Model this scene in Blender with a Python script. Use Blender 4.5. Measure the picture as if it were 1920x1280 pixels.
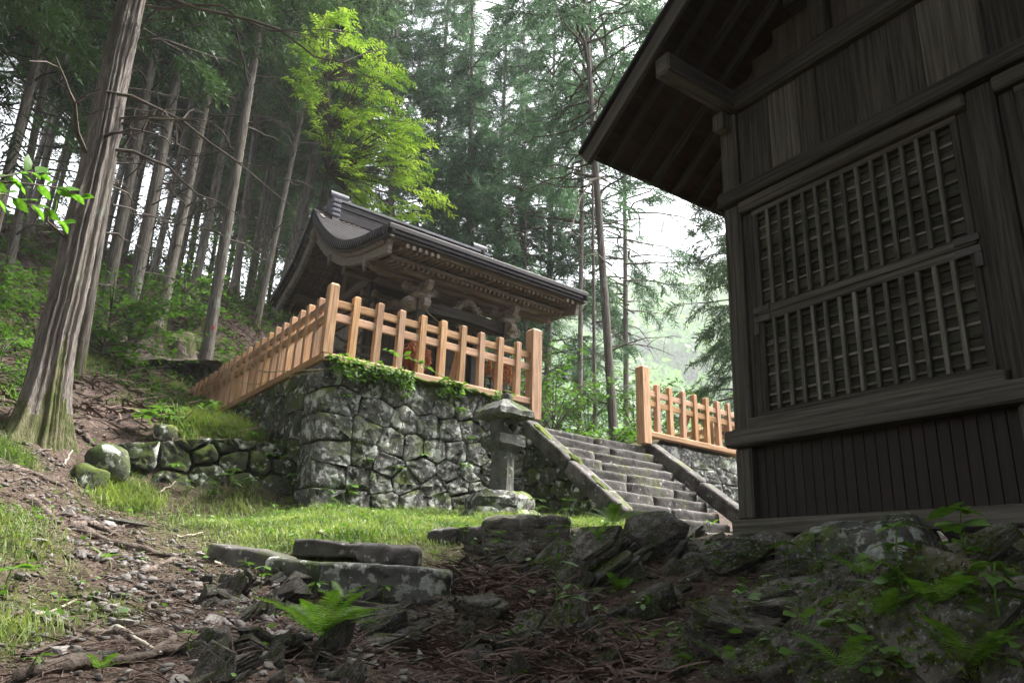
import bpy, math, random
import numpy as np
from mathutils import Matrix, Vector, noise as mnoise

# ------------------------------------------------------------------ scene, camera, sky, sun, exposure
for o in list(bpy.data.objects):
    bpy.data.objects.remove(o, do_unlink=True)
scene = bpy.context.scene
COL = scene.collection
RNG = np.random.default_rng(7)
random.seed(7)

FPX = 1320.0                                   # focal length in pixels of the 1920 wide photograph
PITCH, YAW, ROLL = (math.radians(a) for a in (18.67, 52.9, 2.0))
FW = np.array([math.cos(YAW)*math.cos(PITCH), math.sin(YAW)*math.cos(PITCH), math.sin(PITCH)])
_r = np.array([math.sin(YAW), -math.cos(YAW), 0.0]); _u = np.cross(_r, FW)
RT = _r*math.cos(ROLL) + _u*math.sin(ROLL)
UP = -_r*math.sin(ROLL) + _u*math.cos(ROLL)

cam = bpy.data.cameras.new('camera')
cam.sensor_width = 36.0
cam.lens = 36.0*FPX/1920.0
cam.clip_start, cam.clip_end = 0.05, 3000.0
camo = bpy.data.objects.new('camera', cam)
COL.objects.link(camo)
camo.matrix_world = Matrix(((RT[0], UP[0], -FW[0], 0), (RT[1], UP[1], -FW[1], 0), (RT[2], UP[2], -FW[2], 0), (0, 0, 0, 1)))
scene.camera = camo

SUN_EL, SUN_AZ = math.radians(58), math.radians(-12)      # azimuth measured from +X towards +Y
world = bpy.data.worlds.new('World')
scene.world = world
world.use_nodes = True
wn, wl = world.node_tree.nodes, world.node_tree.links
wn.clear()
sky = wn.new('ShaderNodeTexSky'); sky.sky_type = 'NISHITA'; sky.sun_disc = False
sky.sun_elevation = SUN_EL; sky.sun_rotation = math.pi/2 - SUN_AZ
sky.air_density = 1.0; sky.dust_density = 3.0; sky.ozone_density = 1.0
hs = wn.new('ShaderNodeHueSaturation'); hs.inputs['Saturation'].default_value = 0.22
bg = wn.new('ShaderNodeBackground'); bg.inputs['Strength'].default_value = 0.15
wo = wn.new('ShaderNodeOutputWorld')
wl.new(sky.outputs[0], hs.inputs['Color']); wl.new(hs.outputs[0], bg.inputs['Color']); wl.new(bg.outputs[0], wo.inputs['Surface'])

sl = bpy.data.lights.new('sun', 'SUN'); sl.energy = 4.2; sl.angle = math.radians(22); sl.color = (1.0, 0.96, 0.9)
so = bpy.data.objects.new('sun', sl); COL.objects.link(so)
_d = Vector((math.cos(SUN_EL)*math.cos(SUN_AZ), math.cos(SUN_EL)*math.sin(SUN_AZ), math.sin(SUN_EL)))
so.rotation_euler = _d.to_track_quat('Z', 'Y').to_euler()
so.location = (0, 0, 60)

vs = scene.view_settings
vs.view_transform = 'Standard'; vs.look = 'None'; vs.exposure = 2.25; vs.gamma = 1.0; vs.use_curve_mapping = False
scene.render.engine = 'CYCLES'
cy = scene.cycles
cy.use_denoising = True
cy.max_bounces = 7; cy.diffuse_bounces = 4; cy.glossy_bounces = 2; cy.transmission_bounces = 4; cy.volume_bounces = 1
cy.transparent_max_bounces = 6
cy.caustics_reflective = cy.caustics_refractive = False

# ------------------------------------------------------------------ pixel helpers (photograph pixel -> direction)
def ray(x, y): return FW + (x-960)/FPX*RT - (y-640)/FPX*UP
def at(x, y, ax, v):
    d = ray(x, y); return d*(v/d['XYZ'.index(ax)])
def reach(x, y, dist):
    d = ray(x, y); return d*dist/math.hypot(d[0], d[1])

# ------------------------------------------------------------------ object helpers
WM = {}
def link(o, m, parent=None):
    COL.objects.link(o)
    WM[o.name] = m
    if parent is not None:
        o.parent = parent
        o.matrix_basis = WM[parent.name].inverted() @ m
    else:
        o.matrix_basis = m
    return o
def tag(o, label=None, cat=None, group=None, kind=None):
    if label: o['label'] = label
    if cat: o['category'] = cat
    if group: o['group'] = group
    if kind: o['kind'] = kind
    return o
def empty(name, loc, label=None, cat=None, group=None):
    e = bpy.data.objects.new(name, None); e.empty_display_size = 0.1
    link(e, Matrix.Translation(Vector([float(c) for c in loc])))
    return tag(e, label, cat, group)
def mesh_from(name, verts, faces, mat=None, smooth=False, mats=None, midx=None):
    """verts (n,3); faces (m,k) array, or a list of index lists"""
    me = bpy.data.meshes.new(name)
    verts = np.asarray(verts, dtype=np.float32)
    if isinstance(faces, np.ndarray) and faces.ndim == 2:
        m, k = faces.shape
        me.vertices.add(len(verts)); me.vertices.foreach_set('co', verts.ravel())
        me.loops.add(m*k); me.loops.foreach_set('vertex_index', faces.astype(np.int32).ravel())
        me.polygons.add(m); me.polygons.foreach_set('loop_start', np.arange(0, m*k, k, dtype=np.int32))
        try: me.polygons.foreach_set('loop_total', np.full(m, k, dtype=np.int32))
        except Exception: pass
        me.update(calc_edges=True)
    else:
        me.from_pydata([tuple(map(float, v)) for v in verts], [], [list(map(int, f)) for f in faces]); me.update()
    if smooth: me.polygons.foreach_set('use_smooth', np.ones(len(me.polygons), dtype=bool))
    for mm in (mats or ([mat] if mat else [])): me.materials.append(mm)
    if midx is not None: me.polygons.foreach_set('material_index', np.asarray(midx, dtype=np.int32))
    return me
def obj(name, me, m=None, parent=None):
    return link(bpy.data.objects.new(name, me), m if m is not None else Matrix.Identity(4), parent)
def frame(origin, x, z):
    x = Vector([float(c) for c in x]).normalized(); z = Vector([float(c) for c in z])
    z = (z - x*z.dot(x)).normalized(); y = z.cross(x)
    o = origin
    return Matrix(((x.x, y.x, z.x, o[0]), (x.y, y.y, z.y, o[1]), (x.z, y.z, z.z, o[2]), (0, 0, 0, 1)))

_bc = {}
def cbox_mesh(l, w, h, mat, c=None):
    """chamfered box, long axis local X"""
    key = (round(l, 3), round(w, 3), round(h, 3), mat.name, c)
    if key in _bc: return _bc[key]
    ch = min(l, w, h)*0.12 if c is None else c
    ch = min(ch, 0.03)
    a = np.array([l/2, w/2, h/2]); V = []; idx = {}
    for sx in (-1, 1):
        for sy in (-1, 1):
            for sz in (-1, 1):
                s = np.array([sx, sy, sz])
                for ax in range(3):
                    p = s*(a-ch); p[ax] = s[ax]*a[ax]
                    idx[(sx, sy, sz, ax)] = len(V); V.append(p)
    F = []
    for ax in range(3):
        b, d = (ax+1) % 3, (ax+2) % 3
        for sg in (-1, 1):
            q = []
            for (u, v) in ((-1, -1), (1, -1), (1, 1), (-1, 1)):
                s = [0, 0, 0]; s[ax] = sg; s[b] = u; s[d] = v; q.append(idx[(*s, ax)])
            F.append(q if sg > 0 else q[::-1])
    for ax in range(3):                                   # edge chamfers along ax
        b, d = (ax+1) % 3, (ax+2) % 3
        for u in (-1, 1):
            for v in (-1, 1):
                s0 = [0, 0, 0]; s1 = [0, 0, 0]
                s0[ax] = -1; s1[ax] = 1; s0[b] = s1[b] = u; s0[d] = s1[d] = v
                q = [idx[(*s0, b)], idx[(*s1, b)], idx[(*s1, d)], idx[(*s0, d)]]
                n = np.cross(V[q[1]]-V[q[0]], V[q[2]]-V[q[0]])
                F.append(q if n[b]*u + n[d]*v > 0 else q[::-1])
    for sx in (-1, 1):
        for sy in (-1, 1):
            for sz in (-1, 1):
                t = [idx[(sx, sy, sz, k)] for k in range(3)]
                F.append(t if sx*sy*sz > 0 else t[::-1])
    _bc[key] = mesh_from('board', V, F, mat)
    return _bc[key]
def beam(name, p0, p1, w, h, mat, parent=None, up=(0, 0, 1), c=None):
    """a squared timber from p0 to p1 (centre line), w across, h along up"""
    p0 = np.asarray(p0, float); p1 = np.asarray(p1, float); d = p1-p0
    L = float(np.linalg.norm(d))
    if abs(np.dot(d/L, up)) > 0.98: up = (0, 1, 0)
    return obj(name, cbox_mesh(L, w, h, mat, c), frame((p0+p1)/2, d, up), parent)
def block(name, x0, x1, y0, y1, z0, z1, mat, parent=None, c=None):
    """axis aligned block; its long side becomes the grain direction"""
    d = (x1-x0, y1-y0, z1-z0); cx = np.array([(x0+x1)/2, (y0+y1)/2, (z0+z1)/2])
    k = int(np.argmax(d)); e = np.zeros(3); e[k] = d[k]/2
    if k == 0: return beam(name, cx-e, cx+e, d[1], d[2], mat, parent, c=c)
    if k == 1: return beam(name, cx-e, cx+e, d[0], d[2], mat, parent, c=c)
    return beam(name, cx-e, cx+e, d[0], d[1], mat, parent, up=(0, 1, 0), c=c)

def tube_arrays(pts, rad, n=8, jitter=0.0, cap=True, rng=RNG):
    pts = np.asarray(pts, float); m = len(pts)
    rad = np.broadcast_to(np.asarray(rad, float), (m,))
    T = np.gradient(pts, axis=0); T /= np.linalg.norm(T, axis=1)[:, None]+1e-9
    ref = np.array([0, 0, 1.0]) if abs(T[:, 2]).mean() < 0.8 else np.array([1.0, 0, 0])
    A = np.cross(T, ref); A /= np.linalg.norm(A, axis=1)[:, None]+1e-9
    B = np.cross(T, A)
    th = np.linspace(0, 2*math.pi, n, endpoint=False)
    rr = rad[:, None]*(1+jitter*rng.standard_normal((m, n)))
    V = pts[:, None, :] + rr[..., None]*(np.cos(th)[None, :, None]*A[:, None, :] + np.sin(th)[None, :, None]*B[:, None, :])
    V = V.reshape(-1, 3)
    i = np.arange(m-1)[:, None]*n; j = np.arange(n)[None, :]; j2 = (j+1) % n
    F = np.stack([i+j, i+j2, i+n+j2, i+n+j], -1).reshape(-1, 4)
    return V, F
def join(parts):
    Vs, Fs, o = [], [], 0
    for V, F in parts:
        Vs.append(V); Fs.append(np.asarray(F)+o); o += len(V)
    return np.concatenate(Vs), np.concatenate(Fs)
def stamp(tv, tf, R, T):
    """copies of one template: R (n,3,3) with scale, T (n,3)"""
    V = np.einsum('nij,kj->nki', R, tv) + T[:, None, :]
    F = tf[None] + (np.arange(len(T))*len(tv))[:, None, None]
    return V.reshape(-1, 3), F.reshape(-1, tf.shape[1])
def rot_from(xdir, roll):
    """(n,3) directions -> rotation matrices taking +X to the direction, rolled about it"""
    x = xdir/np.linalg.norm(xdir, axis=1)[:, None]
    up = np.tile(np.array([0, 0, 1.0]), (len(x), 1)); up[np.abs(x[:, 2]) > .97] = (1, 0, 0)
    y = np.cross(up, x); y /= np.linalg.norm(y, axis=1)[:, None]; z = np.cross(x, y)
    c, s = np.cos(roll)[:, None], np.sin(roll)[:, None]
    return np.stack([x, y*c+z*s, -y*s+z*c], -1)
def prism(name, pts, thick, m, mat, parent=None, ch=0.0):
    """outline in the local XZ plane (counter-clockwise seen from -Y), extruded along local Y, centred"""
    pts = np.asarray(pts, float); n = len(pts)
    V = [(p[0], -thick/2, p[1]) for p in pts] + [(p[0], thick/2, p[1]) for p in pts]
    F = [list(range(n)), list(range(2*n-1, n-1, -1))] + [[i, n+i, n+(i+1) % n, (i+1) % n] for i in range(n)]
    return obj(name, mesh_from(name, V, F, mat), m, parent)

# smooth lattice noise for numpy arrays
_tab = np.random.default_rng(3).random((256, 256))
def vn(x, y):
    x = np.asarray(x, float); y = np.asarray(y, float)
    xi = np.floor(x).astype(int); yi = np.floor(y).astype(int); fx = x-xi; fy = y-yi
    fx = fx*fx*(3-2*fx); fy = fy*fy*(3-2*fy)
    t = lambda a, b: _tab[a & 255, b & 255]
    return (t(xi, yi)*(1-fx)+t(xi+1, yi)*fx)*(1-fy) + (t(xi, yi+1)*(1-fx)+t(xi+1, yi+1)*fx)*fy
def fbm(x, y, o=4):
    s = 0; a = 0.5
    for k in range(o):
        s = s + a*vn(x*2**k+17*k, y*2**k+31*k); a *= .5
    return s

# ------------------------------------------------------------------ materials
def material(name, c1, c2, nscale=4.0, stretch=(1, 1, 1), detail=6, lo=.35, hi=.65, rough=.85, bump=.4, bscale=None, bdist=.01,
             rnd=.25, spots=(), spec=.25, bstretch=None, metal=0.0, hue=0.0):
    """noise-mixed colours in object space; spots = (colour, noise scale, lo, hi, needs_up 0..1, stretch) are stains with a shape of their own"""
    m = bpy.data.materials.new(name); m.use_nodes = True
    N, L = m.node_tree.nodes, m.node_tree.links
    b = N['Principled BSDF']
    b.inputs['Roughness'].default_value = rough; b.inputs['Specular IOR Level'].default_value = spec; b.inputs['Metallic'].default_value = metal
    tc = N.new('ShaderNodeTexCoord'); oi = N.new('ShaderNodeObjectInfo')
    off = N.new('ShaderNodeVectorMath'); off.operation = 'MULTIPLY_ADD'
    cmb = N.new('ShaderNodeCombineXYZ')
    for k in range(3): L.new(oi.outputs['Random'], cmb.inputs[k])
    L.new(cmb.outputs[0], off.inputs[0]); off.inputs[1].default_value = (37, 53, 71); L.new(tc.outputs['Object'], off.inputs[2])
    def nz(scale, st, det=detail, dist=0.0):
        mp = N.new('ShaderNodeMapping'); mp.inputs['Scale'].default_value = st; L.new(off.outputs[0], mp.inputs['Vector'])
        n = N.new('ShaderNodeTexNoise'); n.inputs['Scale'].default_value = scale; n.inputs['Detail'].default_value = det
        n.inputs['Roughness'].default_value = .62; n.inputs['Distortion'].default_value = dist
        L.new(mp.outputs[0], n.inputs['Vector']); return n
    def ramp(src, lo_, hi_, ca=(0, 0, 0, 1), cb=(1, 1, 1, 1)):
        r = N.new('ShaderNodeValToRGB'); r.color_ramp.elements[0].position = lo_; r.color_ramp.elements[1].position = hi_
        r.color_ramp.elements[0].color = ca; r.color_ramp.elements[1].color = cb; L.new(src, r.inputs[0]); return r
    n1 = nz(nscale, stretch)
    col = ramp(n1.outputs['Fac'], lo, hi, (*c1, 1), (*c2, 1)).outputs[0]
    for sp in spots:
        sc, s, l_, h_, upn = sp[:5]; st = sp[5] if len(sp) > 5 else (1, 1, 1)
        k = ramp(nz(s, st, 5).outputs['Fac'], l_, h_).outputs[0]
        if upn:
            g = N.new('ShaderNodeNewGeometry'); sx = N.new('ShaderNodeSeparateXYZ'); L.new(g.outputs['Normal'], sx.inputs[0])
            mr = N.new('ShaderNodeMapRange'); mr.inputs['From Min'].default_value = .6*upn-.5; mr.inputs['From Max'].default_value = .6*upn+.2
            L.new(sx.outputs['Z'], mr.inputs['Value'])
            mm = N.new('ShaderNodeMath'); mm.operation = 'MULTIPLY'; L.new(mr.outputs[0], mm.inputs[0]); L.new(k, mm.inputs[1]); k = mm.outputs[0]
        mx = N.new('ShaderNodeMix'); mx.data_type = 'RGBA'; L.new(k, mx.inputs[0]); L.new(col, mx.inputs[6]); mx.inputs[7].default_value = (*sc, 1)
        col = mx.outputs[2]
    if rnd or hue:
        h = N.new('ShaderNodeHueSaturation')
        mr = N.new('ShaderNodeMapRange'); mr.inputs['To Min'].default_value = 1-rnd; mr.inputs['To Max'].default_value = 1+rnd
        L.new(oi.outputs['Random'], mr.inputs['Value']); L.new(mr.outputs[0], h.inputs['Value']); L.new(col, h.inputs['Color']); col = h.outputs[0]
        if hue:
            fr = N.new('ShaderNodeMath'); fr.operation = 'MULTIPLY'; fr.inputs[1].default_value = 17.31; L.new(oi.outputs['Random'], fr.inputs[0])
            f2 = N.new('ShaderNodeMath'); f2.operation = 'FRACT'; L.new(fr.outputs[0], f2.inputs[0])
            m2 = N.new('ShaderNodeMapRange'); m2.inputs['To Min'].default_value = .5-hue; m2.inputs['To Max'].default_value = .5+hue; L.new(f2.outputs[0], m2.inputs['Value']); L.new(m2.outputs[0], h.inputs['Hue'])
            m3 = N.new('ShaderNodeMapRange'); m3.inputs['To Min'].default_value = .84; m3.inputs['To Max'].default_value = 1.05; L.new(f2.outputs[0], m3.inputs['Value']); L.new(m3.outputs[0], h.inputs['Saturation'])
    L.new(col, b.inputs['Base Color'])
    if bump:
        nb = nz(bscale or nscale*3, bstretch or stretch, 8)
        bp = N.new('ShaderNodeBump'); bp.inputs['Strength'].default_value = bump; bp.inputs['Distance'].default_value = bdist
        L.new(nb.outputs['Fac'], bp.inputs['Height']); L.new(bp.outputs[0], b.inputs['Normal'])
    return m
def leaf_material(name, c1, c2, trans=.45, tcol=None, nscale=1.2, rough=.55, rnd=.2, spec=.3):
    m = bpy.data.materials.new(name); m.use_nodes = True
    N, L = m.node_tree.nodes, m.node_tree.links
    b = N['Principled BSDF']; b.inputs['Roughness'].default_value = rough; b.inputs['Specular IOR Level'].default_value = spec
    tc = N.new('ShaderNodeTexCoord'); n = N.new('ShaderNodeTexNoise'); n.inputs['Scale'].default_value = nscale; n.inputs['Detail'].default_value = 4
    L.new(tc.outputs['Object'], n.inputs['Vector'])
    r = N.new('ShaderNodeValToRGB'); r.color_ramp.elements[0].position = .36; r.color_ramp.elements[1].position = .64
    r.color_ramp.elements[0].color = (*c1, 1); r.color_ramp.elements[1].color = (*c2, 1); L.new(n.outputs['Fac'], r.inputs[0])
    oi = N.new('ShaderNodeObjectInfo'); h = N.new('ShaderNodeHueSaturation')
    mr = N.new('ShaderNodeMapRange'); mr.inputs['To Min'].default_value = 1-rnd; mr.inputs['To Max'].default_value = 1+rnd
    L.new(oi.outputs['Random'], mr.inputs['Value']); L.new(mr.outputs[0], h.inputs['Value']); L.new(r.outputs[0], h.inputs['Color'])
    L.new(h.outputs[0], b.inputs['Base Color'])
    t = N.new('ShaderNodeBsdfTranslucent')
    g = N.new('ShaderNodeMix'); g.data_type = 'RGBA'; g.blend_type = 'MULTIPLY'; g.inputs[0].default_value = 1.0
    L.new(h.outputs[0], g.inputs[6]); g.inputs[7].default_value = (*(tcol or (1.3, 1.4, .6)), 1); L.new(g.outputs[2], t.inputs['Color'])
    mx = N.new('ShaderNodeMixShader'); mx.inputs[0].default_value = trans
    L.new(b.outputs[0], mx.inputs[1]); L.new(t.outputs[0], mx.inputs[2]); L.new(mx.outputs[0], N['Material Output'].inputs['Surface'])
    return m

MOSS = (.07, .10, .012); MOSSD = (.035, .055, .01); LICH = (.42, .44, .40)
MT = dict(
    fence=material('new_timber', (.27, .138, .064), (.53, .325, .178), 3.0, (.8, 14, 14), lo=.34, hi=.64, rough=.78, bump=.4, bscale=12, rnd=.24, hue=.005,
                   spots=[((.15, .065, .03), 3.0, .68, .73, 0, (2.6, 5, 5)), ((.27, .145, .08), 2.0, .52, .75, 0, (.5, 3, 3)), ((.30, .22, .15), 1.5, .60, .78, 0, (.7, 2, 2))]),
    oldwood=material('weathered_timber', (.027, .024, .0215), (.072, .065, .057), 3.0, (.5, 14, 14), rough=.9, bump=.55, bscale=6, rnd=.2,
                     spots=[((.045, .052, .03), 1.3, .62, .8, 0), ((.020, .018, .016), 2.5, .58, .72, 0, (.35, 9, 9))]),
    palewood=material('silvered_timber', (.048, .043, .037), (.135, .124, .109), 3.0, (.4, 16, 16), rough=.9, bump=.6, bscale=6, rnd=.18,
                      spots=[((.06, .075, .04), 1.1, .58, .8, 0), ((.03, .027, .024), 3.5, .62, .72, 0, (.3, 10, 10))]),
    mossboard=material('mossy_board', (.028, .0285, .0215), (.070, .068, .055), 2.5, (.6, 7, 7), rough=.95, bump=.6, bscale=7, rnd=.25,
                       spots=[((.055, .072, .03), 1.7, .55, .75, 0), ((.20, .20, .17), 6, .64, .74, 0, (.5, 4, 4))]),
    skirt=material('brown_panel', (.019, .0145, .0125), (.028, .021, .018), 4, (.5, 6, 6), rough=.6, bump=.12, rnd=.1),
    soffit=material('red_brown_board', (.036, .023, .018), (.068, .042, .032), 2.5, (.5, 8, 8), rough=.85, bump=.3, rnd=.25),
    shrinewood=material('brown_shrine_timber', (.10, .076, .060), (.21, .168, .136), 3.0, (.6, 9, 9), rough=.88, bump=.4, rnd=.15,
                        spots=[((.09, .11, .05), 1.6, .56, .78, 0)]),
    carving=material('pale_carving', (.15, .13, .107), (.31, .28, .24), 6, rough=.9, bump=.7, bdist=.02, rnd=.1),
    barwood=material('lattice_timber', (.060, .056, .049), (.18, .17, .15), 3.0, (.5, 14, 14), rough=.9, bump=.5, bscale=6, rnd=.3, spots=[((.045, .05, .03), 2.0, .55, .75, 0)]),
    hafu=material('grey_barge_timber', (.15, .135, .115), (.33, .30, .265), 3.0, (.8, 12, 12), rough=.9, bump=.4, rnd=.1, spots=[((.09, .11, .05), 1.6, .6, .8, 0)]),
    copper=material('dark_copper_roof', (.017, .014, .016), (.034, .028, .030), 5, (1, 1, 1), rough=.5, bump=.1, rnd=.0, spec=.22),
    metal=material('grey_ridge_metal', (.09, .09, .11), (.15, .15, .17), 6, rough=.4, bump=.1, rnd=.05, spec=.5),
    hinge=material('iron_fitting', (.035, .030, .032), (.07, .06, .06), 8, rough=.55, bump=.3, rnd=.1, spec=.4),
    wall=material('lichened_granite', (.038, .037, .036), (.135, .13, .122), 5, rough=.92, bump=.8, bscale=16, bdist=.02, rnd=.25,
                  spots=[(MOSSD, 2.6, .54, .66, .1), (LICH, 4.0, .54, .60, 0), ((.30, .31, .29), 16, .54, .60, 0), ((.025, .025, .024), 9, .60, .66, 0), ((.10, .13, .03), 3.5, .5, .62, .55)]),
    mosswall=material('mossy_granite', (.032, .032, .029), (.115, .112, .10), 5, rough=.95, bump=.8, bscale=16, bdist=.02, rnd=.25,
                      spots=[(MOSSD, 1.9, .38, .55, .1), (LICH, 6.0, .56, .62, 0), ((.085, .11, .02), 2.6, .48, .60, .5), ((.02, .02, .019), 8, .58, .64, 0)]),
    step=material('step_stone', (.036, .033, .031), (.115, .107, .10), 5, rough=.93, bump=.9, bscale=14, bdist=.02, rnd=.2,
                  spots=[((.30, .30, .27), 12, .60, .68, 0), ((.08, .10, .02), 3.0, .55, .68, .3)]),
    lantern=material('lantern_stone', (.050, .050, .047), (.135, .135, .127), 6, rough=.93, bump=.7, bscale=20, bdist=.012, rnd=.12,
                     spots=[((.055, .06, .035), 3.0, .52, .68, 0), ((.30, .30, .27), 14, .60, .66, 0), (MOSSD, 3.0, .50, .64, .75)]),
    slate=material('dark_slate', (.040, .036, .033), (.19, .172, .155), 7, (1, 1, 2.5), rough=.9, bump=1.0, bscale=16, bdist=.05, rnd=.3,
                   spots=[((.045, .062, .014), 2.6, .47, .60, .2), ((.24, .25, .23), 24, .58, .63, 0), ((.10, .075, .06), 3, .55, .70, 0), ((.02, .02, .02), 7, .62, .68, 0, (.6, .6, 4))]),
    pebble=material('grey_pebble', (.09, .083, .078), (.26, .24, .225), 9, rough=.9, bump=.5, bscale=30, rnd=.35),
    bark=material('cedar_bark', (.075, .062, .052), (.27, .24, .21), 3.0, (13, 13, .8), lo=.36, hi=.66, rough=.95, bump=1.0, bscale=3.4, bstretch=(22, 22, 1.6), bdist=.05, rnd=.18,
                  spots=[((.26, .29, .25), 2.4, .58, .72, 0, (1.4, 1.4, .7)), ((.06, .055, .035), 2.2, .6, .8, 0, (3, 3, .4))]),
    bigbark=material('old_cedar_bark', (.11, .090, .078), (.31, .275, .25), 2.4, (34, 34, 2.0), lo=.36, hi=.66, rough=.95, bump=1.0, bscale=2.6, bstretch=(40, 40, 2.4), bdist=.05, rnd=.0,
                     spots=[((.28, .31, .27), 3.0, .62, .72, 0, (1.6, 1.6, .8)), ((.09, .085, .035), 1.0, .50, .75, 0, (1.5, 1.5, .35))]),
    bough=material('dark_bough', (.055, .046, .038), (.12, .10, .085), 6, rough=.95, bump=.5, rnd=.1, spots=[((.07, .08, .03), 5, .58, .7, 0)]),
    deadwood=material('pale_dead_wood', (.22, .19, .15), (.38, .34, .28), 6, rough=.9, bump=.5, rnd=.1),
    root=material('root_wood', (.055, .042, .035), (.17, .135, .115), 9, rough=.95, bump=1.0, bscale=26, bdist=.03, rnd=.2),
    twig=material('fallen_cedar_twig', (.055, .037, .031), (.17, .12, .10), 14, rough=.9, bump=0, rnd=.1),
    drycedar=material('dry_cedar_spray', (.26, .085, .035), (.45, .17, .075), 9, rough=.9, bump=0, rnd=.1),
    ropefibre=material('straw_rope', (.20, .18, .10), (.30, .27, .17), 20, rough=.9, bump=.4, rnd=.1),
    moss=material('moss_cushion', (.040, .062, .008), (.095, .12, .02), 9, rough=1.0, bump=1.0, bscale=60, bdist=.02, rnd=.15),
    inside=material('dark_interior_board', (.05, .042, .036), (.09, .075, .064), 3, (.6, 8, 8), rough=.9, bump=.3, rnd=.15),
    char=material('pale_plaque_paint', (.42, .42, .38), (.50, .50, .46), 8, rough=.8, bump=.2, rnd=0),
    red=material('red_tag', (.35, .02, .02), (.4, .03, .03), 5, rough=.6, bump=0, rnd=0),
    cedar=leaf_material('cedar_foliage', (.030, .066, .026), (.085, .155, .060), .30, (1.1, 1.3, .7), .7),
    cypress=leaf_material('cypress_foliage', (.048, .102, .056), (.125, .215, .125), .30, (1.0, 1.2, .8), .8),
    lime=leaf_material('lime_leaf', (.085, .19, .025), (.30, .42, .09), .50, (1.25, 1.3, .5), .9, rough=.4, rnd=.05),
    shrub=leaf_material('shrub_leaf', (.036, .092, .016), (.10, .20, .036), .45, (1.2, 1.35, .6), 1.3),
    herb=leaf_material('herb_leaf', (.055, .13, .020), (.12, .22, .045), .35, (1.2, 1.3, .6), 6, rough=.45, spec=.4),
    fern=leaf_material('fern_frond', (.06, .14, .018), (.14, .26, .035), .40, (1.2, 1.3, .6), 4),
    fresh=leaf_material('fresh_leaf', (.07, .17, .022), (.12, .25, .04), .55, (1.1, 1.25, .55), 5, rough=.4),
    grass=leaf_material('grass_blade', (.060, .105, .026), (.20, .255, .085), .40, (1.2, 1.25, .6), 2.2),
    mossbark=material('mossy_bark', (.045, .060, .012), (.13, .12, .07), 5, (3, 3, 1), rough=1.0, bump=1.0, bscale=14, bdist=.04, rnd=0),
    farleaf=leaf_material('far_leaf', (.05, .13, .018), (.14, .27, .045), .30, (1.2, 1.3, .6), .05),
)
# ================================================================== TERRAIN
X0, Y0, ZP = 3.24, 8.21, 2.56                  # platform corner and level
XE, YE = 12.3, 15.9
_cp = [(0, 0, -1.32), (2, 0, -.95), (-2, 0, -1.25), (0, -4, -1.9), (6, -4, -.6), (-6, -3, -1.2), (0.5, 1.7, -.92), (-1.5, 3.2, -.45),
       (.431, 3.373, -.408), (1.149, 3.093, -.41), (1.969, 2.523, -.40), (2.336, 1.883, -.36), (2.502, 1.014, -.35),
       (.498, 4.372, -.236), (1.256, 4.321, -.233), (2.664, 3.75, -.26), (2.294, 3.637, -.30), (2.85, 2.806, -.25),
       (2.05, 4.75, -.14), (1.641, 5.45, .0), (2.70, 4.2, -.16), (2.232, 5.245, .10), (1.741, 5.846, .15), (2.90, 4.75, .04),
       (4.117, 5.03, .39), (3.202, 7.658, .64), (1.518, 7.345, .44), (.843, 7.15, .423), (.476, 7.785, .756), (.293, 5.592, .20),
       (.553, 8.582, 1.15), (3.815, 5.869, .40), (4.166, 4.726, .33), (4.578, 4.181, .26), (5.3, 3.9, .32), (4.7, 3.3, .10), (4.025, 2.795, -.05),
       (3.809, 1.996, -.06), (3.393, 1.203, .02), (4.9, 2.4, .10), (4.9, 1.2, .04), (4.6, 0, -.05), (7, 3, .42), (7, 5.8, .6), (9, 5.5, .62), (12, 6, .9), (10, 2, .5), (12, 0, .6),
       (4.5, 7.6, .68), (5.6, 6.6, .66), (6.5, 7.6, .72), (3.2, 8.45, .72), (2.2, 8.45, .70), (1.2, 8.40, .72),
       (2.9, 8.95, 1.46), (2.0, 8.95, 1.38), (1.3, 8.95, 1.30), (1.286, 10.421, 1.846), (2.8, 10.5, 1.95), (2.9, 13, 2.55), (2.6, 15.3, 3.5), (3.5, 17.3, 4.35),
       (3.056, 19.26, 5.66), (1.03, 12.45, 2.69), (6.24, 25.2, 9.2), (3.14, 25.8, 9.8), (-.22, 18.0, 5.5), (5.7, 20.2, 6.5), (8.8, 25.5, 9.3), (-3, 9, 1.9), (-4, 14, 4.3),
       (-8, 8, 2.6), (-10, 20, 8), (-8, 30, 13), (4, 34, 12.5), (12, 32, 8.0), (7, 17.2, 4.0), (10, 17.5, 2.8), (14, 16, 1.9), (14.5, 11, 2.0), (13.5, 8, 1.6), (18, 13, .2), (24, 20, -3),
       (22, 30, 0), (18, 6, .6), (24, 4, -1.5), (30, 12, -6), (16, -8, .2), (-12, -10, -2)]
_cp = np.array(_cp, float)
def _tps(r2): return np.where(r2 > 1e-9, r2*np.log(r2+1e-12)*.5, 0.0)
_P = _cp[:, :2]
_K = _tps(((_P[:, None]-_P[None])**2).sum(-1)) + np.eye(len(_P))*.02
_A = np.block([[_K, np.c_[np.ones(len(_P)), _P]], [np.c_[np.ones(len(_P)), _P].T, np.zeros((3, 3))]])
_w = np.linalg.solve(_A, np.r_[_cp[:, 2], 0, 0, 0])
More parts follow.
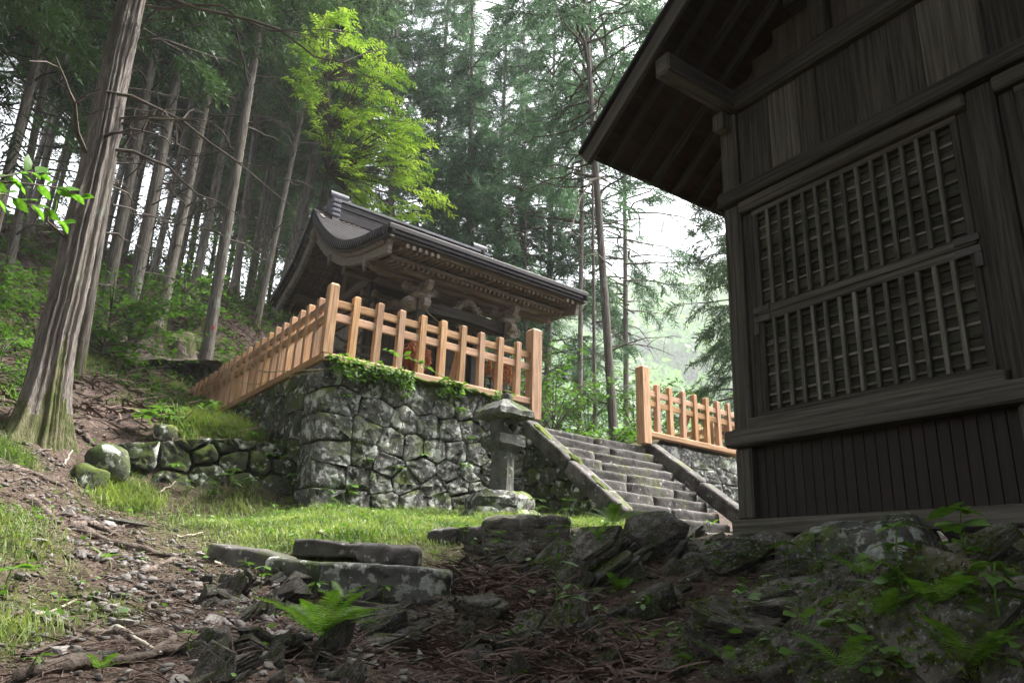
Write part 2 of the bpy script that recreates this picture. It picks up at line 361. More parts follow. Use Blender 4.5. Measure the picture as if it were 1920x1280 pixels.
def gz(x, y):
    x = np.asarray(x, float); y = np.asarray(y, float); sh = x.shape
    q = np.c_[x.ravel(), y.ravel()]
    qc = np.clip(q, (-14, -10), (32, 36))
    z = np.zeros(len(q))
    for i in range(0, len(q), 20000):
        k = slice(i, i+20000)
        z[k] = _tps(((qc[k, None]-_P[None])**2).sum(-1)) @ _w[:-3] + _w[-3] + qc[k] @ _w[-2:]
    far = np.linalg.norm(q-qc, axis=1)
    z = z - far*.35*(q[:, 0] > 20) - far*.05
    z = z.reshape(sh)
    n = (fbm(x*1.3+5, y*1.3)-.47)*.16 + (fbm(x*6, y*6, 3)-.44)*.055
    near = 1/(1+np.exp((np.hypot(x-2, y-4)-14)))
    lawn = np.exp(-(((x-3.4)/2.2)**2+((y-6.6)/1.3)**2)**2)
    z = z + n*(1-.75*lawn)*(.4+.6*near)
    ins = (x > X0+.3) & (x < XE-.2) & (y > Y0+.3) & (y < YE)
    z = np.where(ins, np.minimum(z, 1.6), z)
    ed = (x > X0-.02) & (x < XE) & (y > Y0-.02) & (y < YE+.0) & ~ins
    z = np.where(ed, np.minimum(z, 2.2), z)
    lw = (x > 1.0) & (x < X0+.3) & (y > 8.56) & (y < 8.8)              # behind the low wall's face
    z = np.where(lw, np.minimum(z, 1.2), z)
    return z
def gz1(x, y): return float(gz(np.array([x]), np.array([y]))[0])
def _axis(a, segs):
    o = [a]
    for end, st in segs:
        n = max(1, int(round((end-o[-1])/st))); o += list(np.linspace(o[-1], end, n+1)[1:])
    return np.array(o)
gx = _axis(-500, [(-60, 55), (-15, 5), (-3, .6), (7, .075), (14, .4), (40, 2), (100, 10), (500, 50)])
gy = _axis(-300, [(-20, 35), (-1, 1.5), (1, .3), (9.4, .075), (17, .3), (36, 1.2), (80, 8), (500, 60)])
GX, GY = np.meshgrid(gx, gy, indexing='ij')
GZ = gz(GX, GY)
ni, nj = GX.shape
ii = np.arange(ni-1)[:, None]*nj; jj = np.arange(nj-1)[None, :]
GF = np.stack([ii+jj, ii+nj+jj, ii+nj+jj+1, ii+jj+1], -1).reshape(-1, 4)

def lawn_mask(x, y):
    """where grass and moss grow on the ground (0..1)"""
    m = np.exp(-(((x-3.3)/2.5)**2+((y-6.7)/1.6)**2)**2)
    m = np.maximum(m, np.exp(-(((x-5.6)/1.2)**2+((y-6.3)/1.0)**2)**2))
    m = m*(1-np.exp(-(((x-.85)/.9)**2+((y-6.6)/1.2)**2)))
    for cx, cy, rx, ry, a in [(2.35, 9.35, .6, .45, .95), (1.3, 8.25, .35, .3, .95), (.1, 5.6, .55, .9, .5), (.0, 8.1, .5, .35, .8), (.45, 4.5, .5, .4, .45), (.1, 4.0, .35, .4, .6),
                              (2.4, 13.2, .6, .4, .5), (3.2, 15.0, 1.1, 1.2, .7), (-1.2, 9.5, 1.2, 1.5, .7), (1.2, 15.5, 1.6, 1.5, .6), (1.7, 11.6, .5, .3, .4), (3.6, 18.6, 2, 1.2, .6)]:
        m = np.maximum(m, a*np.exp(-(((x-cx)/rx)**2+((y-cy)/ry)**2)**2))
    return np.clip(m*(.62+.9*fbm(x*2.1+3, y*2.1+9, 3)), 0, 1)

def ground_material():
    m = bpy.data.materials.new('forest_soil'); m.use_nodes = True
    N, L = m.node_tree.nodes, m.node_tree.links
    b = N['Principled BSDF']; b.inputs['Roughness'].default_value = .95; b.inputs['Specular IOR Level'].default_value = .15
    tc = N.new('ShaderNodeTexCoord')
    def nz(s, d=6):
        n = N.new('ShaderNodeTexNoise'); n.inputs['Scale'].default_value = s; n.inputs['Detail'].default_value = d; n.inputs['Roughness'].default_value = .65
        L.new(tc.outputs['Object'], n.inputs['Vector']); return n.outputs['Fac']
    def rp(src, a, c, ca, cb):
        r = N.new('ShaderNodeValToRGB'); r.color_ramp.elements[0].position = a; r.color_ramp.elements[1].position = c
        r.color_ramp.elements[0].color = (*ca, 1); r.color_ramp.elements[1].color = (*cb, 1); L.new(src, r.inputs[0]); return r.outputs[0]
    def mix(f, a, c):
        x = N.new('ShaderNodeMix'); x.data_type = 'RGBA'; L.new(f, x.inputs[0]); L.new(a, x.inputs[6])
        if isinstance(c, tuple): x.inputs[7].default_value = (*c, 1)
        else: L.new(c, x.inputs[7])
        return x.outputs[2]
    soil = rp(nz(9, 8), .35, .68, (.030, .020, .016), (.095, .066, .053))
    soil = mix(rp(nz(40, 4), .55, .66, (0, 0, 0), (1, 1, 1)), soil, (.17, .145, .125))
    soil = mix(rp(nz(3, 5), .58, .72, (0, 0, 0), (.7, .7, .7)), soil, (.05, .065, .018))
    at_ = N.new('ShaderNodeAttribute'); at_.attribute_name = 'cover'
    gr = rp(nz(14, 6), .35, .65, (.045, .070, .014), (.105, .135, .035))
    L.new(mix(at_.outputs['Fac'], soil, gr), b.inputs['Base Color'])
    bp = N.new('ShaderNodeBump'); bp.inputs['Strength'].default_value = .9; bp.inputs['Distance'].default_value = .03
    L.new(nz(28, 8), bp.inputs['Height']); L.new(bp.outputs[0], b.inputs['Normal'])
    return m
MT['ground'] = ground_material()
gme = mesh_from('ground', np.stack([GX, GY, GZ], -1).reshape(-1, 3), GF, MT['ground'], True)
_at = gme.attributes.new('cover', 'FLOAT', 'POINT'); _at.data.foreach_set('value', lawn_mask(GX, GY).ravel().astype(np.float32))
tag(obj('ground', gme), 'brown forest floor of soil, needles and thin grass', None, None, 'structure')

# terrace on top of the retaining walls
tx, ty = np.meshgrid(np.linspace(X0+.12, XE-.05, 60), np.linspace(Y0+.12, YE-.05, 50), indexing='ij')
tz = ZP - .045 + (fbm(tx*1.7, ty*1.7)-.47)*.05
tz = tz - .27*np.clip(1.35-np.abs(tx-7.95)/1.35, 0, .25)/.25*np.clip((10.4-ty)/1.4, 0, 1)
_i = np.arange(59)[:, None]*50; _j = np.arange(49)[None, :]
tme = mesh_from('terrace', np.stack([tx, ty, tz], -1).reshape(-1, 3), np.stack([_i+_j, _i+50+_j, _i+50+_j+1, _i+_j+1], -1).reshape(-1, 4), MT['ground'], True)
_at = tme.attributes.new('cover', 'FLOAT', 'POINT'); _at.data.foreach_set('value', (fbm(tx*2, ty*2)*.7).ravel().astype(np.float32))
tag(obj('terrace_ground', tme), 'earth terrace in front of and around the shrine', None, None, 'structure')

# ================================================================== MASONRY
def clip(poly, a, b):
    """keep the side of the polygon nearer to a than to b"""
    n = b-a; mid = (a+b)/2; out = []
    for i in range(len(poly)):
        p, q = poly[i], poly[(i+1) % len(poly)]
        dp, dq = np.dot(p-mid, n), np.dot(q-mid, n)
        if dp <= 0: out.append(p)
        if dp*dq < 0: out.append(p + (q-p)*dp/(dp-dq))
    return out
def cells(seeds, bounds, su=1.0):
    S = np.asarray(seeds, float)*[su, 1]; B = [np.array(p, float)*[su, 1] for p in bounds]; R = []
    for i, s in enumerate(S):
        poly = B
        for j in np.argsort(((S-s)**2).sum(1))[1:14]:
            poly = clip(poly, s, S[j])
            if len(poly) < 3: break
        R.append(np.array(poly)/[su, 1] if len(poly) >= 3 else None)
    return R
def stone_mesh(poly, gap, bulge, back, rng, mat, rough=.014, nback=1):
    """one dressed boulder of a wall from its outline (u,v); returns verts (u,v,depth) and faces"""
    c = poly.mean(0); P = []
    n = len(poly)
    poly = poly + rng.normal(0, .008, poly.shape)
    for i in range(n):                                  # trim the corners, split the long edges
        p0, p, p1 = poly[i-1], poly[i], poly[(i+1) % n]
        r0, r1 = np.linalg.norm(p0-p), np.linalg.norm(p1-p)
        t = min(.022, .2*r0, .2*r1)
        P.append(p+(p0-p)/max(r0, 1e-6)*t); P.append(p+(p1-p)/max(r1, 1e-6)*t)
        for k in range(1, int(r1/.12)): P.append(p+(p1-p)*k*.12/r1)
    P = np.array(P); ang = np.arctan2(P[:, 1]-c[1], P[:, 0]-c[0]); P = P[np.argsort(ang)]
    d = P-c; r = np.linalg.norm(d, axis=1)[:, None]; rm = max(r.mean(), .03)
    P = c + d*(1-gap/np.maximum(r, .02))
    m = len(P); rings = []
    for k in range(nback): rings.append((1, -back+(back-.03)*k/nback))
    rings += [(1, -.03), (1-.005/rm, .006), (1-.014/rm, .85*bulge), (.66, bulge*.95), (.3, bulge)]
    V, F = [], []
    for (s, dep) in rings:
        q = c+(P-c)*max(s, .1); jit = rng.normal(0, rough, m) if dep > -.02 else rng.normal(0, rough*.5, m)
        for i in range(m): V.append((q[i, 0]+(rng.normal(0, .004)), q[i, 1]+rng.normal(0, .004), dep+jit[i]))
    V.append((c[0], c[1], bulge+rng.normal(0, rough)))
    for k in range(len(rings)-1):
        for i in range(m):
            F.append([k*m+i, k*m+(i+1) % m, (k+1)*m+(i+1) % m, (k+1)*m+i])
    k = len(rings)-1
    for i in range(m): F.append([k*m+i, k*m+(i+1) % m, len(V)-1])
    return np.array(V), F
def stone_wall(root, seeds, bounds, tofun, mat, seed, su=.8, gap=.004, bulge=.024, back=.22, deep=None, deepback=.5, part='stone'):
    rng = np.random.default_rng(seed)
    for i, poly in enumerate(cells(seeds, bounds, su)):
        if poly is None or len(poly) < 3: continue
        bk = deepback if (deep and deep(poly)) else back
        V, F = stone_mesh(poly, gap, bulge*rng.uniform(.5, 1.3), bk, rng, mat, nback=4 if bk > back else 1)
        W = np.array([tofun(*v) for v in V]); c = W.mean(0)
        me = mesh_from('stone', W-c, F, mat, True)
        n = np.array([p.normal for p in me.polygons]); ctr = np.array([p.center for p in me.polygons])
        if (n*ctr).sum() < 0: me.flip_normals()
        obj(part, me, Matrix.Translation(Vector(c.tolist())), root)
def rand_seeds(rng, u0, u1, v0, v1, du, dv, top=None):
    S = []; v = v0+dv/2; r = 0
    while v < v1+dv*.3:
        u = u0+du*rng.uniform(.2, .8)
        while u < u1:
            S.append((u, v+rng.normal(0, dv*.13))); u += du*rng.uniform(.65, 1.35)
        v += dv*rng.uniform(.9, 1.1); r += 1
    return S
def rock_mesh(sx, sy, sz, seed, rough=.06, p=3.5, n=5, mat=None, flat=False, smooth=True):
    """rounded block with worn faces"""
    V = []; idx = {}; F = []
    g = np.linspace(-1, 1, n)
    def vert(q):
        k = tuple(np.round(q, 4))
        if k not in idx:
            idx[k] = len(V); q = np.array(q, float)
            r = (np.abs(q)**p).sum()**(1/p); e = q/r
            d = e*np.array([sx, sy, sz])/2
            w = mnoise.noise_vector(Vector((d*2.3/max(.15, min(sx, sy, sz))*.4+seed*7.3).tolist()))
            w2 = mnoise.noise_vector(Vector((d*7/max(.15, min(sx, sy, sz))*.4+seed*3.1).tolist())); w3 = mnoise.noise_vector(Vector((d*19+seed*1.7).tolist()))
            V.append(d + (np.array(w)+.45*np.array(w2))*rough*min(sx, sy, sz)*1.3+np.array(w3)*.006)
        return idx[k]
    for ax in range(3):
        for sg in (-1, 1):
            for i in range(n-1):
                for j in range(n-1):
                    q = []
                    for (a, b) in ((i, j), (i+1, j), (i+1, j+1), (i, j+1)):
                        t = [0, 0, 0]; t[ax] = sg; t[(ax+1) % 3] = g[a]; t[(ax+2) % 3] = g[b]; q.append(vert(t))
                    F.append(q if sg > 0 else q[::-1])
    return mesh_from('rock', V, F, mat, smooth)
def place(name, me, loc, rot=(0, 0, 0), parent=None):
    from mathutils import Euler
    return obj(name, me, Matrix.Translation(Vector([float(c) for c in loc])) @ Euler(rot).to_matrix().to_4x4(), parent)

# main retaining wall, front face
fw = empty('retaining_wall', (X0, Y0, .6), 'tall lichen-spotted retaining wall of fitted boulders under the long wooden fence', 'wall')
_s = [(560, 150), (690, 185), (790, 225), (890, 265), (1040, 320), (1160, 345), (1265, 360), (1370, 410), (620, 320), (800, 375), (960, 430), (1075, 460), (1190, 475), (1300, 470),
      (595, 460), (745, 485), (880, 545), (990, 560), (1105, 580), (1215, 590), (1330, 600), (600, 590), (720, 600), (850, 655), (1040, 680), (1180, 690), (1300, 700), (1390, 720),
      (570, 725), (690, 740), (810, 760), (940, 750), (1100, 780), (1230, 775), (1330, 790), (560, 840), (690, 850), (830, 850), (980, 850), (1120, 845), (1250, 845)]
_S = []
for (a, b) in _s:
    q = at(420+a/2.8235, 640+b/2.8235, 'Y', Y0); _S.append((max(q[0], X0+.12), q[2]))
_S += [(5.95, 2.3), (6.25, 2.0), (5.9, 1.85), (6.2, 1.6), (5.85, 1.4), (6.25, 1.2), (5.9, .95), (6.3, .8), (5.5, .6), (6.4, 2.4), (4.2, .62), (3.6, .62)]
stone_wall(fw, _S, [(X0, .45), (6.6, .45), (6.6, ZP-.02), (X0, ZP-.02)], lambda u, v, d: (u, Y0-d-.05*(ZP-v), v), MT['wall'], 11, su=.85,
           deep=lambda p: p[:, 0].min() < X0+.02)
# its mossy side face
sw = empty('retaining_wall', (X0, 10.5, 1.4), 'mossy stepped boulder wall under the side fence running back uphill', 'wall')
_rg = np.random.default_rng(5)
_S = rand_seeds(_rg, 8.72, 15.6, .6, 2.5, .52, .34)
stone_wall(sw, _S, [(8.7, .5), (15.9, 1.6), (15.9, ZP-.02), (8.7, ZP-.02)], lambda u, v, d: (X0+.03-d-.10*(ZP-v), u, v), MT['mosswall'], 12, su=.8)
# low dry-stone wall at the left
lw = empty('dry_stone_wall', (2.1, 8.6, .6), 'low mossy dry-stone wall beside the path, left of the tall retaining wall', 'wall')
_px = [(272, 853), (330, 856), (385, 848), (370, 826), (455, 822), (445, 862), (520, 838), (430, 830), (535, 872), (240, 906), (318, 910), (395, 893), (455, 905), (520, 910), (490, 868), (560, 850), (575, 905), (205, 920), (300, 945), (420, 945), (520, 948)]
_S = [(at(a, b, 'Y', 8.6)[0], at(a, b, 'Y', 8.6)[2]) for a, b in _px]
stone_wall(lw, _S, [(1.22, .5), (X0+.1, .45), (X0+.1, 1.52), (2.4, 1.50), (1.7, 1.36), (1.22, 1.25)], lambda u, v, d: (u, 8.6-d*1.3+.12*(v-.7), v), MT['mosswall'], 13, su=.85, gap=.014, bulge=.055, back=.3)
for k, (x, y, r, s, q) in enumerate([(203, 866, 8.55, (.42, .36, .36), .3), (165, 899, 8.4, (.36, .34, .28), .1), (310, 812, 9.2, (.3, .25, .2), .8)]):
    P = reach(x, y, r)
    tag(place('boulder', rock_mesh(*s, 40+k, .16, 2.6, 6, MT['mosswall']), P, (.1, .15, q)),
        ['moss-topped boulder leaning at the left end of the low dry-stone wall', 'dark boulder at the foot of the low wall by the path grass', 'small lichened boulder where the side fence meets the path'][k], 'boulder')
# wall right of the stairs
rw = empty('retaining_wall', (10.9, Y0, .7), 'flat-coursed mossy retaining wall right of the stone stairs', 'wall')
_S = rand_seeds(np.random.default_rng(9), 9.5, 12.4, .7, 2.3, .7, .27)
stone_wall(rw, _S, [(9.48, .5), (XE, .5), (XE, 2.36), (9.48, 2.36)], lambda u, v, d: (u, Y0+.02-d, v), MT['wall'], 14, su=.45)

# ================================================================== STAIRS
st = empty('stone_stairway', (8.0, 7.2, .6), 'broad worn stone stairway climbing between two sloping slabs', 'stairway')
_rg = np.random.default_rng(21)
NS = 10
for k in range(NS):
    z1 = 2.27-.172*k; y1 = Y0+.05-.205*k
    x = 6.70
    while x < 9.2:
        L = min(_rg.uniform(.75, 1.5), 9.28-x)
        if 9.28-x-L < .3: L = 9.28-x
        me = rock_mesh(L-.004, .42, .26, 60+k*7+x, .04, 14, 9, MT['step'])
        place('step_stone', me, (x+L/2, y1+.21+_rg.normal(0, .006), z1-.13+_rg.normal(0, .004)), (_rg.normal(0, .006), _rg.normal(0, .005), _rg.normal(0, .006)), st)
        x += L
for (xx, w) in ((6.57, .25), (9.40, .25)):
    for (t0, t1) in ((0, .53), (.535, 1.0)):
        a = np.array([xx, 8.42, 2.40]); b = np.array([xx, 6.22, .82])
        p, q = a+(b-a)*t0, a+(b-a)*t1
        me = rock_mesh(np.linalg.norm(q-p)-.01, w, .24, 77+t0*9+xx, .03, 10, 7, MT['step'])
        o_ = obj('balustrade_slab', me, frame((p+q)/2-np.array([0, 0, .05]), q-p, (0, 0, 1)), st)
# moss carpets lying along the slabs
for k, (t0, t1, xo) in enumerate([(.12, .42, -.02), (.45, .62, .05), (.7, .86, -.03)]):
    a = np.array([6.57, 8.42, 2.40]); b = np.array([6.57, 6.22, .82]); p, q = a+(b-a)*t0, a+(b-a)*t1
    me = rock_mesh(np.linalg.norm(q-p)*.8, .13, .045, 90+k, .55, 2.2, 11, MT['moss'])
    obj('moss_patch', me, frame((p+q)/2+np.array([xo, -.045, .058]), q-p, (0, 0, 1)), st)
# triangular cheek wall under the near slab
cw = empty('cheek_wall', (6.5, 7.2, .7), 'moss-covered rubble wall under the near stair slab, right of the lantern', 'wall')
_S = rand_seeds(np.random.default_rng(31), 6.4, 8.2, .55, 2.2, .34, .24)
stone_wall(cw, _S, [(6.15, .35), (8.2, .35), (8.2, 2.12), (6.35, .78)], lambda u, v, d: (6.5-d, u, v), MT['mosswall'], 15, su=.8, bulge=.05, gap=.01)

# ================================================================== FENCES
def post_mesh(w, h, mat, tip=.03):
    key = ('post', round(w, 3), round(h, 3), tip)
    if key in _bc: return _bc[key]
    a = w/2; b = a-.006
    V = []
    for (r, z) in ((a, 0), (a, h-tip), (b*.72, h)):
        V += [(z, -r, -r), (z, r, -r), (z, r, r), (z, -r, r)]
    F = [[3, 2, 1, 0], [8, 9, 10, 11]]
    for k in range(2):
        for i in range(4): F.append([k*4+i, k*4+(i+1) % 4, k*4+4+(i+1) % 4, k*4+4+i])
    me = mesh_from('post', V, F, mat); _bc[key] = me
    n = np.array([p.normal for p in me.polygons]); ctr = np.array([p.center for p in me.polygons])-np.array([h/2, 0, 0])
    if (n*ctr).sum() < 0: me.flip_normals()
    return me
def upright(name, x, y, z0, h, w, parent, tip=.014, lean=0.0):
    return obj(name, post_mesh(w, h, MT['fence'], tip), frame((x, y, z0), (random.gauss(0, .006)+lean, random.gauss(0, .006), 1), (0, 1, 0)), parent)
def fence(label, a, b, n, z, first=None, last=None, sill=True, pw=.092, skip_ends=True, h=.86):
    a = np.array(a, float); b = np.array(b, float); d = (b-a); L = np.linalg.norm(d); d /= L
    e = empty('picket_fence', (*((a+b)/2), z), label, 'fence', 'new wooden fences round the shrine terrace')
    for zz, hh in ((z+.785, .10), (z+.60, .105)):
        beam('rail', (*(a+d*.03), zz), (*(b-d*.03), zz), .045, hh, MT['fence'], e)
    if sill: beam('sill', (*(a-d*.05), z+.045), (*(b+d*.0), z+.045), .12, .10, MT['fence'], e)
    for k in range(n):
        t = (k+1)/(n+1); p = a+(b-a)*t
        upright('picket', p[0], p[1], z+.092, h+random.uniform(-.014, .012), pw+random.uniform(-.004, .004), e)
    if first: upright('post', a[0], a[1], z+first[2], first[0], first[1], e, .03)
    if last: upright('post', b[0], b[1], z+last[2], last[0], last[1], e, .035)
    return e
ZF = 2.54
f1 = fence('long picket fence on the tall wall in front of the shrine, ending at the stairs', (X0+.02, Y0), (6.66, Y0), 9, ZF, (.95, .125, .09), (1.46, .18, -.22))
beam('brace', (5.36, Y0+.42, 2.5), (5.30, Y0+.06, 3.22), .07, .07, MT['fence'], f1)
f2 = fence('receding side fence of close pickets climbing back beside the hillside', (X0+.02, Y0+.06), (X0+.02, YE), 23, ZF)
f3 = fence('short picket fence on the wall right of the stone stairs', (9.16, Y0), (XE, Y0), 8, ZF-.10, (1.40, .18, -.14), None, h=.90)
beam('brace', (10.55, Y0+.42, 2.45), (10.50, Y0+.06, 3.1), .07, .07, MT['fence'], f3)
f4 = fence('far low fence glimpsed behind the stair top and through the right-hand fence', (XE-.05, Y0+.15), (XE-.05, YE), 20, ZF-.2)

# ================================================================== STONE LANTERN
LX, LY = 5.36, 7.2
LZ = .64
ln = empty('stone_lantern', (LX, LY, LZ), 'squat grey stone lantern with hexagonal shaft and mossy square roof on the grass', 'lantern')
def lathe_n(name, prof, n, rotz, mat, parent, center=(LX, LY), jitter=.006, smooth=False, seed=0, sub=3):
    """n-sided turned stone: prof = [(radius, z)], each side split so that it can be worn"""
    rg = np.random.default_rng(seed+100); V = []; F = []
    th = np.linspace(0, 2*math.pi, n, endpoint=False)+rotz
    cx = np.cos(th); cyy = np.sin(th); R = []
    for i in range(n):
        for k in range(sub):
            t = k/sub; R.append((cx[i]*(1-t)+cx[(i+1) % n]*t, cyy[i]*(1-t)+cyy[(i+1) % n]*t))
    R = np.array(R); m = len(R)
    for (r, z) in prof:
        for i in range(m): V.append((R[i, 0]*r+rg.normal(0, jitter), R[i, 1]*r+rg.normal(0, jitter), z+rg.normal(0, jitter)))
    for k in range(len(prof)-1):
        for i in range(m): F.append([k*m+i, k*m+(i+1) % m, (k+1)*m+(i+1) % m, (k+1)*m+i])
    V.append((0, 0, prof[0][1])); V.append((0, 0, prof[-1][1]))
    for i in range(m):
        F.append([(i+1) % m, i, len(V)-2]); F.append([(len(prof)-1)*m+i, (len(prof)-1)*m+(i+1) % m, len(V)-1])
    me = mesh_from(name, V, F, mat, smooth)
    return obj(name, me, Matrix.Translation(Vector((center[0], center[1], 0))), parent)
sq = math.pi/4
b0 = lathe_n('base_tier', [(.50, LZ-.15), (.52, LZ), (.51, LZ+.10), (.47, LZ+.16)], 6, .3, MT['wall'], ln, jitter=.016, seed=1, sub=5)
b1 = lathe_n('base_tier', [(.41, LZ+.15), (.44, LZ+.20), (.43, LZ+.30), (.35, LZ+.385), (.24, LZ+.40)], 6, .3, MT['wall'], ln, jitter=.013, seed=2, sub=5)
lathe_n('shaft', [(.152, LZ+.38), (.156, LZ+.42), (.150, LZ+.66), (.148, LZ+.86), (.145, LZ+.92)], 6, .3, MT['lantern'], ln, jitter=.003, seed=3)
lathe_n('platform', [(.19, LZ+.90), (.285, LZ+.97), (.29, LZ+.98), (.288, LZ+1.085), (.275, LZ+1.10)], 4, sq, MT['lantern'], ln, jitter=.005, seed=4, sub=4)
# fire box: rounded drum with an oval window facing the viewer
fb_th = np.linspace(0, 2*math.pi, 40, endpoint=False); fb_z = np.linspace(0, 1, 13)
V = []
for z in fb_z:
    r = .155+.03*math.sin(math.pi*z)
    for t in fb_th: V.append((r*math.cos(t), r*math.sin(t), LZ+1.10+z*.20))
hole_dir = math.atan2(-1, .05)
F = []
for k in range(12):
    for i in range(40):
        t = (fb_th[i]+math.pi/40 - hole_dir + math.pi) % (2*math.pi) - math.pi; zz = (fb_z[k]+fb_z[k+1])/2-.5
        if (t/.36)**2+(zz/.30)**2 < 1: continue
        F.append([k*40+i, k*40+(i+1) % 40, (k+1)*40+(i+1) % 40, (k+1)*40+i])
me = mesh_from('fire_box', V, F, MT['lantern'], True)
fbo = obj('fire_box', me, Matrix.Translation(Vector((LX, LY, 0))), ln)
sd = fbo.modifiers.new('thick', 'SOLIDIFY'); sd.thickness = .05; sd.offset = -1
lathe_n('roof', [(.17, LZ+1.295), (.385, LZ+1.335), (.40, LZ+1.35), (.39, LZ+1.415), (.25, LZ+1.50), (.11, LZ+1.565), (.06, LZ+1.575)], 4, sq+.02, MT['lantern'], ln, jitter=.008, seed=5, sub=6)
obj('finial', rock_mesh(.15, .15, .14, 3, .12, 2.3, 6, MT['lantern']), Matrix.Translation(Vector((LX+.02, LY, LZ+1.62))), ln)
obj('moss_cap', rock_mesh(.13, .12, .05, 4, .3, 2.2, 6, MT['moss']), Matrix.Translation(Vector((LX+.02, LY-.01, LZ+1.69))), ln)
# ================================================================== HALL (right)
HY_ = math.radians(-3.7)
HXv = np.array([math.cos(HY_), math.sin(HY_), 0.0]); HYv = np.array([-math.sin(HY_), math.cos(HY_), 0.0])
HO = np.array([5.291, 3.727, .499])
LEAN = .026
def H(a, z, y=0.0):
    """hall space: a along the gable wall towards the viewer, z up, y inwards"""
    return HO - HYv*(a+LEAN*z) + HXv*y + np.array([0, 0, z])
hall = empty('timber_hall', HO, 'dark weathered timber hall with lattice shutters and deep gable roof', 'hall')
def hb(name, a0, a1, z0, z1, y0, y1, mat, parent=hall, c=None):
    """hall timber given by its ranges; grain follows the longest side"""
    da, dz, dy = a1-a0, z1-z0, y1-y0; am, zm, ym = (a0+a1)/2, (z0+z1)/2, (y0+y1)/2
    if da >= dz and da >= dy: return beam(name, H(a0, zm, ym), H(a1, zm, ym), dy, dz, mat, parent, c=c)
    if dz >= dy: return beam(name, H(am, z0, ym), H(am, z1, ym), da, dy, mat, parent, up=HXv, c=c)
    return beam(name, H(am, zm, y0), H(am, zm, y1), da, dz, mat, parent, c=c)
ow, pw_ = MT['oldwood'], MT['palewood']
NB = 3; BAY = 2.2
hb('ground_sill', -.04, NB*BAY+.25, -.085, .045, -.03, .20, pw_)
hb('window_sill_beam', -.035, NB*BAY+.25, .655, .80, -.085, .14, pw_)
hb('head_beam', -.005, NB*BAY+.25, 2.985, 3.13, -.075, .14, ow)
hb('tie_beam', .19, NB*BAY+.0, 4.0, 4.235, -.02, .20, ow)
for k in range(NB+1):
    a = k*BAY
    hb('post', a+.005, a+.19, .80, 2.985, 0, .185, pw_ if k == 0 else ow)
    hb('post', a+.01, a+.175, .045, .655, 0, .18, pw_)
    hb('post', a+.0, a+.19, 3.13, 4.0, 0.0, .18, pw_ if k < 2 else ow)
_rg = np.random.default_rng(41)
for k in range(NB):
    a = k*BAY
    n = 23; w = (BAY-.175)/n
    if k < 2:
        for i in range(n):
            hb('skirting_board', a+.175+w*i+.003, a+.175+w*(i+1)-.003, .045, .655, .085, .105, MT['skirt'], c=.002)
        hb('backing', a+.17, a+BAY+.02, .045, .655, .107, .118, MT['inside'])
    hb('sub_sill', a+.195, a+BAY-.01, .801, .888, -.035, .13, pw_)
    hb('lintel', a+.19, a+BAY+.005, 2.862, 2.984, -.02, .14, pw_)
    hb('jamb', a+.19, a+.30, .888, 2.862, .05, .16, ow); hb('jamb', a+BAY-.08, a+BAY+.005, .888, 2.862, .05, .16, ow)
    # upper boards, uneven widths
    x = a+.19; edges = [x]
    while x < a+BAY-.3:
        x += _rg.uniform(.17, .36); edges.append(x)
    edges.append(a+BAY)
    for i in range(len(edges)-1):
        hb('wall_board', edges[i]+.002, edges[i+1]-.002, 3.13, 4.0, .05+_rg.uniform(0, .018), .085+_rg.uniform(0, .01), ow if _rg.random() < .75 else pw_, c=.004)
    for s, (z0, z1, nm) in enumerate([(.893, 1.812, 'shutter'), (1.818, 2.858, 'shutter')]):
        fr = hb('shutter_frame', a+.30, a+.355, z0, z1, .045, .10, ow)
        hb('shutter_frame', a+BAY-.135, a+BAY-.08, z0, z1, .045, .10, ow)
        lo, hi = (.05, .065) if s == 0 else (.065, .05)
        hb('shutter_rail', a+.30, a+BAY-.08, z0, z0+lo, .035, .10, pw_ if s else ow); hb('shutter_rail', a+.30, a+BAY-.08, z1-hi, z1, .035, .10, pw_)
        A0, A1 = a+.355, a+BAY-.135; Z0_, Z1_ = z0+lo, z1-hi
        # backing boards
        nb = 5
        for i in range(nb):
            zz = Z0_+(Z1_-Z0_)*i/nb
            hb('backing_board', A0, A1, zz+.002, Z0_+(Z1_-Z0_)*(i+1)/nb-.002, .086+_rg.uniform(0, .004), .10, MT['mossboard'], c=.002)
        if k < 2:
            nh = 9
            for i in range(nh):
                zz = Z0_+(Z1_-Z0_)*(i+.6)/nh
                hb('lattice_slat', A0, A1, zz-.011, zz+.011, .068, .0855, MT['mossboard'] if _rg.random() < .5 else MT['barwood'], c=.003)
            nv = 13
            for i in range(nv):
                aa = A0+(A1-A0)*(i+.9)/(nv+.8)+_rg.normal(0, .003)
                hb('lattice_bar', aa-.0165, aa+.0165, Z0_, Z1_, .030, .0675, MT['barwood'], c=.004)
    # iron hinge fittings where the two shutters meet
    for (a0, a1) in ((a+.27, a+.44), (a+BAY-.22, a+BAY-.05)):
        for zz in (1.745, 1.835):
            hb('iron_fitting', a0, a1, zz, zz+.055, .022, .034, MT['hinge'], c=.003)
        hb('iron_fitting', (a0 if a0 < a+1 else a1-.05), (a0+.05 if a0 < a+1 else a1), 1.64, 1.745, .024, .034, MT['hinge'], c=.003)
